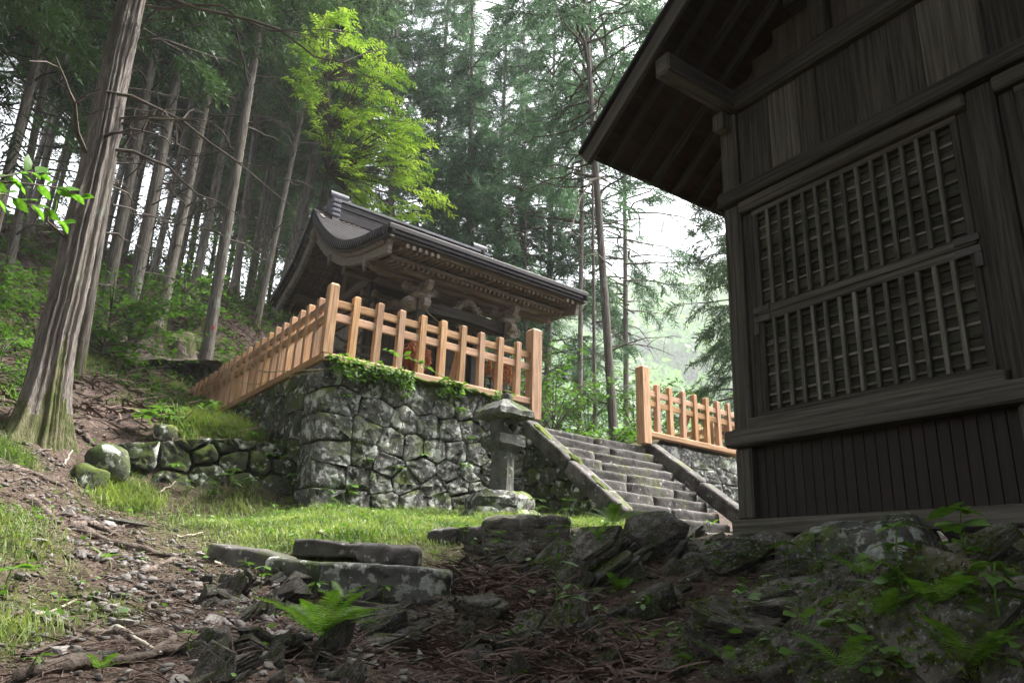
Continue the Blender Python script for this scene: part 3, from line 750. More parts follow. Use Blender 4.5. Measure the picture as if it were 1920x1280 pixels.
# gable boards above the tie beam
RS = .725; AE, ZE_ = -.93, 3.76; AR = NB*BAY/2+.1
def roof_z(a): return ZE_ + RS*((a if a < AR else 2*AR-a)-AE)
for i in range(26):
    a0 = .12+i*.25; a1 = a0+.25
    top = min(roof_z(a0), roof_z(a1))-.16
    if top > 4.3: hb('gable_board', a0+.002, a1-.002, 4.235, top, .10, .125, MT['inside'], c=.003)
for aa in (1.15, 3.3, 5.4):
    hb('gable_strut', aa-.09, aa+.09, 4.235, roof_z(aa)-.55, .0, .16, ow)
    hb('bracket', aa-.28, aa+.28, roof_z(aa)-.55, roof_z(aa)-.40, -.08, .16, ow)
# purlins carrying the overhang
for aa, zt in ((.135, 4.25), (2.2, roof_z(2.2)-.20), (AR, roof_z(AR)-.2)):
    hb('purlin', aa-.09, aa+.09, zt-.215, zt, -.95, 1.5, pw_ if aa < 1 else ow)
hb('corbel', .03, .16, 3.80, 3.98, -.14, .0, pw_)
# roof: deck boards, rafters, barge boards, metal sheet
un = (HYv*(-1)*1.0 + np.array([0, 0, RS])); un = un/np.linalg.norm(un)          # up-slope direction (towards +a)
def roofp(a, y, off=0.0, side=1):
    """point on the roof plane, off below its top; side -1 is the far slope"""
    z = ZE_+RS*(a-AE)-off
    aa = a if side > 0 else 2*AR-a
    return H(aa, z, y)-HYv*(-LEAN*z)*1.0*0
QO = 1.03
hr = empty('x', (0, 0, 0)); bpy.data.objects.remove(hr)
SL = np.hypot(1, RS)
for side in (1, -1):
    mA = AR
    nrm = np.cross(HXv, roofp(1, 0, 0, side)-roofp(0, 0, 0, side)); nrm /= np.linalg.norm(nrm)
    if nrm[2] < 0: nrm = -nrm
    nbd = 17 if side > 0 else 0
    for i in range(nbd):                                # soffit boards run along the ridge
        a0 = AE+.03+i*.26; a1 = a0+.255
        if a0 > mA: break
        p = (roofp(a0, 0, .075, side)+roofp(a1, 0, .075, side))/2
        w = np.linalg.norm(roofp(a1, 0, 0, side)-roofp(a0, 0, 0, side))
        beam('soffit_board', p-HXv*(QO-.03), p+HXv*1.4, w, .018, MT['soffit'], hall, up=nrm, c=.003)
    ys = [-.70, -.38, -.06, .26, .58, .9]
    for y in ys if side > 0 else []:
        beam('rafter', roofp(AE+.06, y, .135, side), roofp(mA, y, .135, side), .065, .085, ow, hall, up=nrm)
    # barge board and eave board
    beam('barge_board', roofp(AE+.03, -QO+.035, .155, side), roofp(mA, -QO+.035, .155, side), .055, .19, pw_ if side > 0 else ow, hall, up=nrm)
    beam('eave_board', roofp(AE+.03, -QO+.07, .075, side), roofp(AE+.03, 4.5, .075, side), .04, .075, ow, hall, up=nrm)
    beam('roof_sheet', (roofp(AE, -QO-.03, .022, side)+roofp(mA+.02, -QO-.03, .022, side))/2, (roofp(AE, 5, .022, side)+roofp(mA+.02, 5, .022, side))/2,
         float(np.linalg.norm(roofp(mA, 0)-roofp(AE, 0)))+.06, .030, MT['copper'], hall, up=nrm, c=.004)
    beam('roof_edge', roofp(AE-.01, -QO-.012, .048, side), roofp(mA, -QO-.012, .048, side), .05, .026, MT['copper'], hall, up=nrm)
# the rest of the body, plain plank walls seen only from the side
hb('back_wall', .02, NB*BAY+.1, -.05, 4.2, 5.0, 5.1, ow)
for (a0, a1) in ((.02, .10), (NB*BAY+.05, NB*BAY+.13)):
    hb('side_wall', a0, a1, 0, 3.95, .19, 5.0, ow)

# ================================================================== SHRINE (centre)
XL, XR = 4.40, 8.66; XC = (XL+XR)/2
sh = empty('shrine_pavilion', (XC, 11.5, ZP), 'old wooden shrine with sweeping dark copper roof behind the picket fence', 'shrine')
swd, cop, carv = MT['shrinewood'], MT['copper'], MT['carving']
_rc = np.array([(9.08, 5.235), (9.506, 5.313), (10.09, 5.391), (10.614, 5.521), (10.978, 5.65), (11.297, 5.828), (11.809, 6.19), (12.284, 6.619), (12.653, 7.011)])
_rb = np.array([(12.653, 7.011), (12.99, 6.644), (13.507, 6.128), (14.045, 5.855), (14.593, 5.616)])
def resample(P, n):
    P = np.asarray(P, float); s = np.r_[0, np.cumsum(np.linalg.norm(np.diff(P, axis=0), axis=1))]
    t = np.linspace(0, s[-1], 200); Q = np.stack([np.interp(t, s, P[:, k]) for k in range(P.shape[1])], -1)
    for _ in range(60): Q[1:-1] = (Q[:-2]+2*Q[1:-1]+Q[2:])/4
    s2 = np.r_[0, np.cumsum(np.linalg.norm(np.diff(Q, axis=0), axis=1))]
    t2 = np.linspace(0, s2[-1], n); return np.stack([np.interp(t2, s2, Q[:, k]) for k in range(P.shape[1])], -1)
def offset(C, d):
    """curve moved by d along its upward normal in the YZ plane"""
    T = np.gradient(C, axis=0); Nn = np.stack([-T[:, 1], T[:, 0]], -1); Nn /= np.linalg.norm(Nn, axis=1)[:, None]
    if Nn[:, 1].mean() < 0: Nn = -Nn
    return C+Nn*d
def sweep_x(name, C, x0, x1, mat, parent, smooth=True):
    """closed YZ outline swept along X"""
    n = len(C); V = [(x0, c[0], c[1]) for c in C]+[(x1, c[0], c[1]) for c in C]
    F = [[i, (i+1) % n, n+(i+1) % n, n+i] for i in range(n)]
    return V, F, n
CF, CB = resample(_rc, 36), resample(_rb, 24)
# roof skin in overlapping courses
parts = []
for C, sgn in ((CF, 1), (CB[::-1], -1)):
    n = len(C)
    for i in range(n-1):
        lo, hi = C[i], C[i+1]; t = hi-lo; nn = np.array([-t[1], t[0]])/np.linalg.norm(t)
        if nn[1] < 0: nn = -nn
        a = lo+nn*.012; b = hi+nn*.002+t*.15
        q = [(XL, *lo), (XL, *a), (XL, *b), (XR, *lo), (XR, *a), (XR, *b)]
        parts.append((np.array(q), np.array([[0, 3, 4, 1], [1, 4, 5, 2]])))
V, F = join(parts)
rf = obj('roof', mesh_from('roof', V, F, cop), None, sh); rf['label'] = 'sweeping dark copper roof laid in narrow courses'
# thick rim: verge plates following the curve and the eave bands
def rim(name, C, d0, d1, x0, x1, gap, mat, parent):
    A, B = offset(C, d0), offset(C, d1); ps = []
    for i in range(len(C)-1):
        g = gap*(C[i+1]-C[i])
        q = np.array([A[i]+g, A[i+1], B[i+1], B[i]+g])
        Vv = np.array([(x0, *p) for p in q]+[(x1, *p) for p in q])
        Ff = np.array([[0, 1, 2, 3], [7, 6, 5, 4], [0, 4, 5, 1], [1, 5, 6, 2], [2, 6, 7, 3], [3, 7, 4, 0]]); ps.append((Vv, Ff))
    Vv, Ff = join(ps); return obj(name, mesh_from(name, Vv, Ff, mat), None, parent)
CF2, CB2 = resample(_rc, 44), resample(_rb, 30)
for C in (CF2, CB2):
    for (x0, x1) in ((XL-.015, XL+.10), (XR-.10, XR+.015)):
        rim('verge', C, .004, -.150, x0, x1, .004, cop, sh)
        rim('verge_under', C, -.167, -.215, x0+(.03 if x0 < XC else 0), x1-(.03 if x0 > XC else 0), 0, MT['inside'], sh)
# eave bands front and back (stepped)
for (C, s) in ((CF, 1), (CB[::-1], -1)):
    y, z = C[0]
    for k, (dy, z0, z1) in enumerate([(0, -.065, .008), (.03, -.125, -.07), (.07, -.175, -.128)]):
        ya = y+s*dy
        block('eave_band', XL-.012*(k == 0)+.002*k, XR+.012*(k == 0)-.002*k, min(ya, ya+s*.2), max(ya, ya+s*.2), z+z0, z+z1, cop, sh, c=.006)
# underside boards
for C, nm in ((CF, 'ceiling_board'), (CB, 'ceiling_board')):
    A, B = offset(C, -.19), offset(C, -.225)
    n = len(C); Vv = [(x, *p) for x in (XL+.1, XR-.1) for p in np.r_[A, B]]
    Ff = [[i, i+1, 2*n+i+1, 2*n+i] for i in range(n-1)]+[[n+i, 2*n+n+i, 2*n+n+i+1, n+i+1] for i in range(n-1)]
    obj(nm, mesh_from(nm, Vv, Ff, swd), None, sh)
# curved barge boards with carved pendants
def hafu(C, d0, d1, x, t, mat, name='barge_board'):
    A, B = offset(C, d0), offset(C, d1); n = len(C)
    Vv = [(x-t/2, *p) for p in np.r_[A, B]]+[(x+t/2, *p) for p in np.r_[A, B]]; o = 2*n
    Ff = [[i, n+i, n+i+1, i+1] for i in range(n-1)]+[[o+i, o+i+1, o+n+i+1, o+n+i] for i in range(n-1)]
    Ff += [[i, i+1, o+i+1, o+i] for i in range(n-1)]+[[n+i, o+n+i, o+n+i+1, n+i+1] for i in range(n-1)]
    Ff += [[0, o, o+n, n], [n-1, n+n-1, o+2*n-1, o+n-1]]
    return obj(name, mesh_from(name, Vv, Ff, mat), None, sh)
for x in (XL+.12, XR-.12):
    hafu(CF[1:], -.20, -.44, x, .075, MT['hafu']); hafu(CB[:-1], -.20, -.42, x, .075, MT['hafu'])
    hafu(CF[2:], -.20, -.29, x-.02*(1 if x < XC else -1), .11, swd, 'barge_moulding')
def scroll_pendant(p, s, parent, nm='pendant_carving'):
    """openwork leaf pendant: a ring of curls round a boss"""
    ps = []
    rg = np.random.default_rng(int(abs(p[1]*100)))
    for k in range(9):
        a = -math.pi/2+(k-4)*.62; r = s*(.45+.12*(k % 2)); c = np.array([0, math.cos(a)*r*.75, math.sin(a)*r])
        t = np.linspace(0, 4.6, 9); rr = s*.22*(1-t/7)
        pts = c+np.stack([.012*np.sin(t), np.cos(t+a)*rr, np.sin(t+a)*rr], -1)
        ps.append(tube_arrays(pts, s*.06, 5))
    ps.append(tube_arrays(np.array([[0, 0, s*.55], [0, 0, .1*s], [0, 0, -.5*s], [0, 0, -.85*s]]), np.array([.16, .22, .16, .02])*s, 6))
    Vv, Ff = join(ps); return obj(nm, mesh_from(nm, Vv, Ff, carv, True), Matrix.Translation(Vector([float(c) for c in p])), parent)
for (yy, zz, s) in ((12.62, 6.35, .33), (11.62, 5.52, .17), (10.02, 4.87, .17), (13.75, 5.52, .17)):
    scroll_pendant((XL+.06, yy, zz), s, sh)
scroll_pendant((XR-.17, 12.62, 6.35), .33, sh)
# long rafters seen from below in the gable ends
for C in (CF, CB):
    A = offset(C, -.235)
    for x in list(np.arange(XL+.36, XL+1.0, .115))+[XR-.36, XR-.48]:
        n = len(A); B = offset(C, -.30); ps = []
        Vv = [(x-.027, *p) for p in np.r_[A, B]]+[(x+.027, *p) for p in np.r_[A, B]]; o = 2*n
        Ff = [[i, n+i, n+i+1, i+1] for i in range(n-1)]+[[o+i, o+i+1, o+n+i+1, o+n+i] for i in range(n-1)]+[[n+i, o+n+i, o+n+i+1, n+i+1] for i in range(n-1)]+[[0, o, o+n, n], [n-1, 2*n-1, o+2*n-1, o+n-1]]
        obj('curved_rafter', mesh_from('curved_rafter', Vv, Ff, swd), None, sh)
# two tiers of eave rafters along the front
xs = np.arange(XL+.30, XR-.25, .098)
for x in xs:
    beam('eave_rafter', (x, 9.24, 4.955), (x, 10.0, 5.095), .048, .055, swd, sh)
    beam('eave_rafter', (x, 9.50, 4.835), (x, 10.35, 5.03), .05, .058, swd, sh)
beam('eave_purlin', (XL+.26, 9.52, 4.90), (XR-.26, 9.52, 4.90), .07, .06, swd, sh)
beam('eave_lath', (XL+.26, 9.22, 5.0), (XR-.26, 9.22, 5.0), .06, .035, swd, sh)
# front posts, rainbow beam, brackets
YP = 10.0; PX = (5.53, 7.38)
for px in PX:
    block('plinth', px-.17, px+.17, YP-.17, YP+.17, ZP-.06, ZP+.12, MT['lantern'], sh, c=.02)
    block('post', px-.083, px+.083, YP-.083, YP+.083, ZP+.12, 4.53, MT['oldwood'], sh, c=.018)
    block('bearing_block', px-.15, px+.15, YP-.15, YP+.15, 4.53, 4.63, carv, sh, c=.03)
    # stepped bracket arms
    bo = [(-.34, .10), (-.34, .06), (-.26, 0), (.26, 0), (.34, .06), (.34, .10)]
    prism('bracket_arm', bo, .10, frame((px, YP, 4.62), (1, 0, 0), (0, 0, 1)), carv, sh)
    prism('bracket_arm', [(p[0]*.9, p[1]) for p in bo], .10, frame((px, YP-.06, 4.618), (0, 1, 0), (0, 0, 1)), carv, sh)
    for dx in (-.27, 0, .27): block('bearing_block', px+dx-.065, px+dx+.065, YP-.068, YP+.068, 4.72, 4.785, carv, sh, c=.015)
    block('bearing_block', px-.065, px+.065, YP-.38, YP-.25, 4.718, 4.78, carv, sh, c=.015)
block('eave_beam', XL+.28, XR-.28, YP-.085, YP+.085, 4.787, 5.02, swd, sh)
block('eave_beam', PX[0]-.55, PX[1]+.55, YP-.37, YP-.27, 4.782, 4.86, swd, sh)
# rainbow beam: slightly cambered
n = 15; tt = np.linspace(0, 1, n); camb = .05*np.sin(math.pi*tt)
out = [(PX[0]+.083+(PX[1]-PX[0]-.166)*t, 4.30+c) for t, c in zip(tt, camb)]+[(PX[0]+.083+(PX[1]-PX[0]-.166)*t, 4.50+c*.7) for t, c in zip(tt[::-1], camb[::-1])]
rb = prism('rainbow_beam', out, .13, frame((0, YP, 0), (1, 0, 0), (0, 0, 1)), MT['oldwood'], sh)
for s, x in ((1, PX[0]+.28), (-1, PX[1]-.28)):            # carved swirl near each end
    t = np.linspace(0, 9, 26); r = .015+.0065*t
    pts = np.stack([x+s*np.cos(t)*r*1.5, np.full(26, YP-.068), 4.405+np.sin(t)*r], -1)
    pts = np.r_[pts, [[x+s*.22, YP-.068, 4.40], [x+s*.32, YP-.068, 4.385]]]
    Vv, Ff = tube_arrays(pts, .007, 5); obj('carved_swirl', mesh_from('carved_swirl', Vv, Ff, MT['inside'], True), None, rb)
# beam noses with scrolls outside the posts
def nose(x, y, z, s, d, parent=sh):
    o = [(0, -.10), (.10, -.11), (.20, -.07), (.24, 0), (.22, .07), (.15, .11), (.09, .10), (.05, .13), (0, .12)]
    m = frame((x, y, z), (d[0], d[1], 0), (0, 0, 1))
    q = prism('beam_nose', [(a*s, b*s) for a, b in o], .12, m, carv, parent)
    t = np.linspace(0, 7.5, 20); r = .012+.0085*t
    for yy in (-.062, .062):
        pts = np.stack([.135*s+np.cos(t)*r*s, np.full(20, yy), .0+np.sin(t)*r*s], -1)
        Vv, Ff = tube_arrays(pts, .009, 5); obj('carved_swirl', mesh_from('carved_swirl', Vv, Ff, MT['shrinewood'], True), m, q)
for px, d in ((PX[0]-.083, -1), (PX[1]+.083, 1)):
    nose(px, YP, 4.40, 1.05, (d, 0)); 
for px in PX: nose(px, YP-.085, 4.40, .9, (0, -1)); nose(px, YP-.09, 4.70, .7, (0, -1))
for px, d in ((XL+.28, -1), (XR-.28, 1)): nose(px, YP, 4.90, .75, (d, 0))
# frog-leg strut carving in the middle
ps = []
for k in range(16):
    a = math.pi*k/15; c = np.array([XC+math.cos(a)*.26*(1 if k % 2 else .75), YP-.02, 4.56+math.sin(a)*.14])
    t = np.linspace(0, 4.4, 8); rr = .05*(1-t/7)
    ps.append(tube_arrays(c+np.stack([np.cos(t+a)*rr, -.012*t*.5, np.sin(t+a)*rr], -1), .019, 5))
ps.append(tube_arrays(np.array([[XC-.36, YP, 4.53], [XC-.2, YP, 4.58], [XC-.1, YP, 4.72], [XC, YP, 4.77], [XC+.1, YP, 4.72], [XC+.2, YP, 4.58], [XC+.36, YP, 4.53]]), [.02, .05, .06, .07, .06, .05, .02], 6))
Vv, Ff = join(ps); obj('strut_carving', mesh_from('strut_carving', Vv, Ff, carv, True), None, sh)
# dark plaque with two pale characters on the eave beam
pq = block('name_plaque', 6.33, 6.50, YP-.105, YP-.087, 4.83, 4.965, MT['hinge'], sh, c=.004)
strokes = [[(.012, .02), (.012, .09), (.035, .105), (.058, .09), (.058, .02)], [(.012, .02), (.058, .02)], [(.024, .085), (.024, .04)], [(.046, .085), (.046, .04)], [(.024, .06), (.046, .06)],
           [(.078, .10), (.09, .092)], [(.074, .075), (.088, .068)], [(.074, .02), (.09, .045)], [(.10, .105), (.098, .02)], [(.10, .085), (.15, .085)], [(.125, .108), (.125, .055)], [(.105, .055), (.15, .06)],
           [(.108, .02), (.125, .05), (.152, .018)], [(.145, .045), (.152, .03)]]
ps = []
for s_ in strokes:
    pts = np.array([(6.335+a, YP-.107, 4.835+b) for a, b in s_])
    ps.append(tube_arrays(pts, .0045, 4))
Vv, Ff = join(ps); obj('lettering', mesh_from('lettering', Vv, Ff, MT['char']), None, pq)
# link beams from the porch to the sanctuary
for px in PX:
    pts = np.array([[px, YP+.08, 4.42], [px, 10.4, 4.50], [px, 10.9, 4.70], [px, 11.4, 4.78]])
    for a, b in zip(pts[:-1], pts[1:]): beam('link_beam', a, b+(b-a)*.03, .11, .17, swd, sh)
# sanctuary body
HXa, HXb, HYa, HYb, HZ = 5.28, 7.62, 11.4, 13.7, 3.30
for x in (HXa, HXb):
    for y in (HYa, HYb): block('sanctuary_post', x-.08, x+.08, y-.08, y+.08, ZP-.05, 5.35, MT['oldwood'], sh)
for x in (HXa+.78, HXb-.78): block('sanctuary_post', x-.06, x+.06, HYa-.06, HYa+.06, HZ, 4.95, MT['oldwood'], sh)
nb = 9
for i in range(nb):
    y0 = HYa+.09+(HYb-HYa-.18)*i/nb
    for x in (HXa, HXb): block('side_board', x-.018, x+.018, y0+.003, y0+(HYb-HYa-.18)/nb-.003, HZ, 4.85, MT['hafu'], sh, c=.004)
for i in range(10):
    x0 = HXa+.09+(HXb-HXa-.18)*i/10
    block('back_board', x0+.003, x0+(HXb-HXa-.18)/10-.003, HYb-.018, HYb+.018, HZ, 4.9, MT['inside'], sh, c=.004)
for (x0, x1) in ((HXa+.08, HXa+.72), (HXa+.84, XC-.006), (XC+.006, HXb-.84), (HXb-.72, HXb-.08)):
    dr = block('door_panel', x0, x1, HYa+.01, HYa+.045, HZ+.05, 4.6, MT['inside'], sh, c=.006)
    block('door_rail', x0+.02, x1-.02, HYa-.002, HYa+.012, 3.9, 3.97, MT['oldwood'], dr)
    block('door_rail', x0+.02, x1-.02, HYa-.002, HYa+.012, 4.45, 4.53, MT['oldwood'], dr)
for z0, z1 in ((4.6, 4.76), (4.9, 5.02)):
    block('tie_rail', HXa-.22, HXb+.22, HYa-.06, HYa+.06, z0, z1, swd, sh); block('tie_rail', HXa-.22, HXb+.22, HYb-.06, HYb+.06, z0, z1, swd, sh)
    for x in (HXa, HXb): block('tie_rail', x-.055, x+.055, HYa-.22, HYb+.22, z0+.002, z1-.002, swd, sh)
for y, z in ((HYa-.05, 5.30), (HYb+.05, 5.45), (12.65, 6.45)):
    block('purlin', XL+.24, XR-.24, y-.08, y+.08, z-.09, z+.09, swd, sh)
for x in (HXa, HXb):      # gable infill: rainbow beam, king strut
    block('gable_beam', x-.07, x+.07, HYa-.3, HYb+.35, 5.20, 5.38, swd, sh)
    block('king_strut', x-.06, x+.06, 12.55, 12.75, 5.38, 6.36, swd, sh)
    prism('gable_panel', [(11.45, 5.38), (13.7, 5.38), (12.75, 6.3), (12.5, 6.3)], .03, frame((x+(.02 if x < XC else -.02), 0, 0), (0, 1, 0), (0, 0, 1)), MT['inside'], sh)
# veranda with railing
vr = block('veranda_floor', HXa-.62, HXb+.62, HYa-.72, HYb+.4, HZ-.07, HZ, MT['oldwood'], sh)
for x in np.linspace(HXa-.5, HXb+.5, 5): block('veranda_post', x-.05, x+.05, HYa-.66, HYa-.56, ZP-.05, HZ-.07, MT['oldwood'], sh)
for x in (HXa-.55, HXa-.05, HXb+.05, HXb+.55):
    block('rail_post', x-.035, x+.035, HYa-.67, HYa-.60, HZ, HZ+.42, MT['oldwood'], sh)
for (xa, xb) in ((HXa-.85, HXa+.1), (HXb-.1, HXb+.85)):
    for zz in (.12, .27): beam('veranda_rail', (xa, HYa-.635, HZ+zz), (xb, HYa-.635, HZ+zz), .045, .05, MT['palewood'], sh)
    s = 1 if xa > XC else -1; xo = xb if s > 0 else xa; xi = xa if s > 0 else xb
    pts = np.array([[xi, HYa-.635, HZ+.42], [xo-s*.3, HYa-.635, HZ+.42], [xo-s*.1, HYa-.635, HZ+.45], [xo+s*.06, HYa-.635, HZ+.53]])
    Vv, Ff = tube_arrays(pts, .028, 8); obj('veranda_rail', mesh_from('veranda_rail', Vv, Ff, MT['palewood'], True), None, sh)
for x in (HXa-.55,):
    for zz in (.12, .27): beam('veranda_rail', (x, HYa-.9, HZ+zz), (x, HYb+.3, HZ+zz), .045, .05, MT['palewood'], sh)
    pts = np.array([[x, HYb+.3, HZ+.42], [x, HYa-.6, HZ+.42], [x, HYa-.8, HZ+.45], [x, HYa-.95, HZ+.54]])
    Vv, Ff = tube_arrays(pts, .028, 8); obj('veranda_rail', mesh_from('veranda_rail', Vv, Ff, MT['palewood'], True), None, sh)
for i in range(4): block('shrine_step', XC-.55, XC+.55, HYa-.85-.2*i, HYa-.62-.2*i, HZ-.16-.17*i, HZ-.02-.17*i, MT['oldwood'], sh)
# stone sill round the building
block('stone_sill', HXa-.9, HXb+.9, 10.5, HYb+.6, ZP-.05, ZP+.08, MT['lantern'], sh, c=.02)
# ridge: stacked bands and end ornaments
RY = 12.653; rz = 6.98
rx0, rx1 = XL+.42, XR-.12
for (w, z0, z1) in ((.36, -.12, .05), (.25, .05, .16), (.29, .16, .19), (.22, .19, .30), (.27, .30, .335), (.19, .335, .40)):
    block('ridge_course', rx0, rx1, RY-w/2, RY+w/2, rz+z0, rz+z1, cop if w > .2 else MT['metal'], sh, c=.012)
for xx, s in ((rx0-.03, -1), (rx1+.03, 1)):
    orn = [(-.25, -.22), (-.20, -.02), (-.15, .10), (-.16, .36), (-.10, .40), (0, .42), (.10, .40), (.16, .36), (.15, .10), (.20, -.02), (.25, -.22)]
    on = prism('ridge_end', orn, .15, frame((xx, RY, rz), (0, 1, 0), (0, 0, 1)), cop, sh)
    t = np.linspace(-1.9, 1.9, 15)
    pts = np.stack([np.full(15, 0.0), np.sin(t)*.155, .50+np.cos(t)*.115-.06], -1)
    Vv, Ff = tube_arrays(np.array([[xx-.10, RY, rz+.47], [xx+.30 if s < 0 else xx+.10, RY, rz+.47]]) if s < 0 else np.array([[xx-.30, RY, rz+.47], [xx+.10, RY, rz+.47]]), .095, 18)
    cap = obj('ridge_cap', mesh_from('ridge_cap', Vv, np.array(Ff), MT['metal'], True), None, on)
    for yy in (-.20, .20):
        for k in range(4): block('ridge_fin', xx-.09, xx+.09, RY+yy-.045, RY+yy+.045, rz-.10+k*.105, rz-.02+k*.105, MT['metal'], on, c=.015)
# dried brown cedar sprigs tied to the porch posts, and the rope across them
def sprig_bundle(p, h, n, seed, label):
    rg = np.random.default_rng(seed); ps = []
    for k in range(n):
        a = rg.uniform(0, 6.28); sp = rg.uniform(.02, .20); d = np.array([math.cos(a)*sp, math.sin(a)*sp, 0])
        L = h*rg.uniform(.5, 1)
        t = np.linspace(0, 1, 7)[:, None]
        pts = np.array(p)+d*np.sin(t*2.2)*1.4+np.array([0, 0, -1])*t*L+rg.normal(0, .012, (7, 3))
        ps.append(tube_arrays(pts, np.linspace(.006, .016, 7), 4))
        for j in range(1, 7):
            for q in range(3):
                dd = rg.normal(0, 1, 3); dd[2] = -abs(dd[2]); dd *= .06/np.linalg.norm(dd)
                ps.append(tube_arrays(np.array([pts[j], pts[j]+dd*.6, pts[j]+dd]), [.011, .009, .003], 4))
    Vv, Ff = join(ps); c = np.array(p)
    return tag(obj('dried_cedar_bundle', mesh_from('dried_cedar_bundle', Vv-c, Ff, MT['drycedar']), Matrix.Translation(Vector([float(x) for x in c]))), label, 'dried sprigs', 'dried cedar sprigs on the porch posts')
pA = at(783, 652, 'Y', YP-.2); pB = at(936, 672, 'Y', YP-.18)
sprig_bundle(at(782, 640, 'Y', YP-.20), .46, 60, 1, 'rusty brown dried cedar bundle on the left porch post behind the fence')
sprig_bundle(at(937, 668, 'Y', YP-.16), .50, 30, 2, 'rusty brown dried cedar bundle on the right porch post behind the fence')
t = np.linspace(0, 1, 24); pts = np.stack([PX[0]+(PX[1]-PX[0]+.1)*t, np.full(24, YP-.11), 4.36-.36*(1-(2*t-1)**2)*.8-.12*t], -1)
Vv, Ff = tube_arrays(pts, .009, 6)
rp_ = obj('straw_rope', mesh_from('straw_rope', Vv, Ff, MT['ropefibre'], True)); tag(rp_, 'thin straw rope sagging between the two porch posts', 'rope')
for k in (5, 10, 15, 20):
    q = pts[k]; Vv, Ff = tube_arrays(np.array([q, q-[0.01, 0, .15], q-[-.01, 0, .32]]), [.007, .009, .003], 5); obj('paper_tassel', mesh_from('paper_tassel', Vv, Ff, MT['ropefibre']), None, rp_)
# ================================================================== GROUND PICKING
def ground_hit(px, py, r0=2.2, r1=60):
    rs = np.geomspace(r0, r1, 260); d = ray(px, py); d = d/math.hypot(d[0], d[1])
    P = rs[:, None]*d[None]; g = gz(P[:, 0], P[:, 1]); k = np.argmax(P[:, 2] < g)
    if not (P[:, 2] < g).any(): return None
    if k == 0: return np.array([P[0, 0], P[0, 1], g[0]])
    a = (P[k-1, 2]-g[k-1]); b = (g[k]-P[k, 2]); t = a/(a+b)
    q = P[k-1]+(P[k]-P[k-1])*t; q[2] = gz1(q[0], q[1]); return q
def T3(p): return Matrix.Translation(Vector([float(c) for c in p]))

# ================================================================== FAR HILLSIDE
_hd = ray(1230, 600); _hd = _hd/np.linalg.norm(_hd[:2]); HU = np.array([_hd[0], _hd[1]]); HV = np.array([_hd[1], -_hd[0]])
def hill_z(u, v):
    u = u/2; v = v/2; s = np.clip((u-45)/(215-45), 0, 1); s = s*s*(3-2*s)
    top = 92+.10*v-.0004*v*v
    back = np.clip((u-230)/150, 0, 1)
    return -20+2*s*top-back*80+(fbm(u*.03, v*.03)-.47)*40
uu, vv = np.meshgrid(np.linspace(70, 640, 60), np.linspace(-130, 420, 50), indexing='ij')
hz = hill_z(uu, vv); hx = HU[0]*uu+HV[0]*vv; hy2 = HU[1]*uu+HV[1]*vv
_i = np.arange(59)[:, None]*50; _j = np.arange(49)[None, :]
hillm = material('hill_soil', (.03, .05, .015), (.06, .09, .03), .08, rough=1, bump=0, rnd=0)
tag(obj('hills', mesh_from('hills', np.stack([hx, hy2, hz], -1).reshape(-1, 3), np.stack([_i+_j, _i+_j+1, _i+50+_j+1, _i+50+_j], -1).reshape(-1, 4), hillm, True)),
    'distant wooded hillside across the valley', None, None, 'structure')
rg = np.random.default_rng(51)
def blob_template(n, seed, size):
    g = np.random.default_rng(seed); d = g.normal(0, 1, (n, 3)); d /= np.linalg.norm(d, axis=1)[:, None]; d[:, 2] = np.abs(d[:, 2])*.9-.25
    d *= (1+.25*np.sin(d[:, :1]*5+seed)+.2*np.cos(d[:, 1:2]*6))*g.uniform(.75, 1.05, (n, 1))
    t = g.normal(0, 1, (n, 3, 3))*size; V = (d[:, None]+t).reshape(-1, 3); return V, np.arange(3*n).reshape(-1, 3)
parts = []
for s in range(4):
    tv, tf = blob_template(300, s, .13)
    n = 420; u = rg.uniform(130, 470, n); v = rg.uniform(-100, 130, n)
    sc = rg.uniform(5, 9.5, n); z = hill_z(u, v)+sc*.7
    R = np.zeros((n, 3, 3)); a = rg.uniform(0, 6.28, n); R[:, 0, 0] = np.cos(a)*sc; R[:, 0, 1] = -np.sin(a)*sc; R[:, 1, 0] = np.sin(a)*sc; R[:, 1, 1] = np.cos(a)*sc; R[:, 2, 2] = sc*rg.uniform(.9, 1.5, n)
    parts.append(stamp(tv, tf, R, np.stack([HU[0]*u+HV[0]*v, HU[1]*u+HV[1]*v, z], -1)))
V, F = join(parts)
tag(obj('far_forest', mesh_from('far_forest', V, F, MT['farleaf'])), 'pale green broadleaf forest covering the distant hillside', 'forest', None, 'stuff')

# ================================================================== CONIFERS
def spray_template(seed, nt=20, droop=.35, spread=.75, w=.042):
    g = np.random.default_rng(seed); tri = []
    for i in range(nt):
        t = .06+.94*i/nt; p = np.array([t, 0, -droop*t*t]); s = 1 if i % 2 else -1
        l = (.42*(1-.55*t)+.08)*g.uniform(.7, 1.2)
        d = np.array([.62, s*spread*g.uniform(.6, 1.2), g.normal(-.28, .22)]); d /= np.linalg.norm(d)
        side = np.cross(d, g.normal(0, 1, 3)); side /= np.linalg.norm(side)
        q = p+d*l+np.array([0, 0, -.10*l])
        tri.append([p-side*w*.5, p+side*w*.5, q])
        for k in range(4):
            b = p+(q-p)*(k+.6)/4.6; dd = d+g.normal(0, .55, 3); dd /= np.linalg.norm(dd)
            sd = np.cross(dd, g.normal(0, 1, 3)); sd /= np.linalg.norm(sd); L = g.uniform(.09, .17)
            tri.append([b-sd*w*.55, b+sd*w*.55, b+dd*L])
    V = np.array(tri).reshape(-1, 3); return V, np.arange(len(V)).reshape(-1, 3)
SPR = [spray_template(200+k, 20, .3+.1*(k % 3), .6+.12*(k % 4)) for k in range(5)]
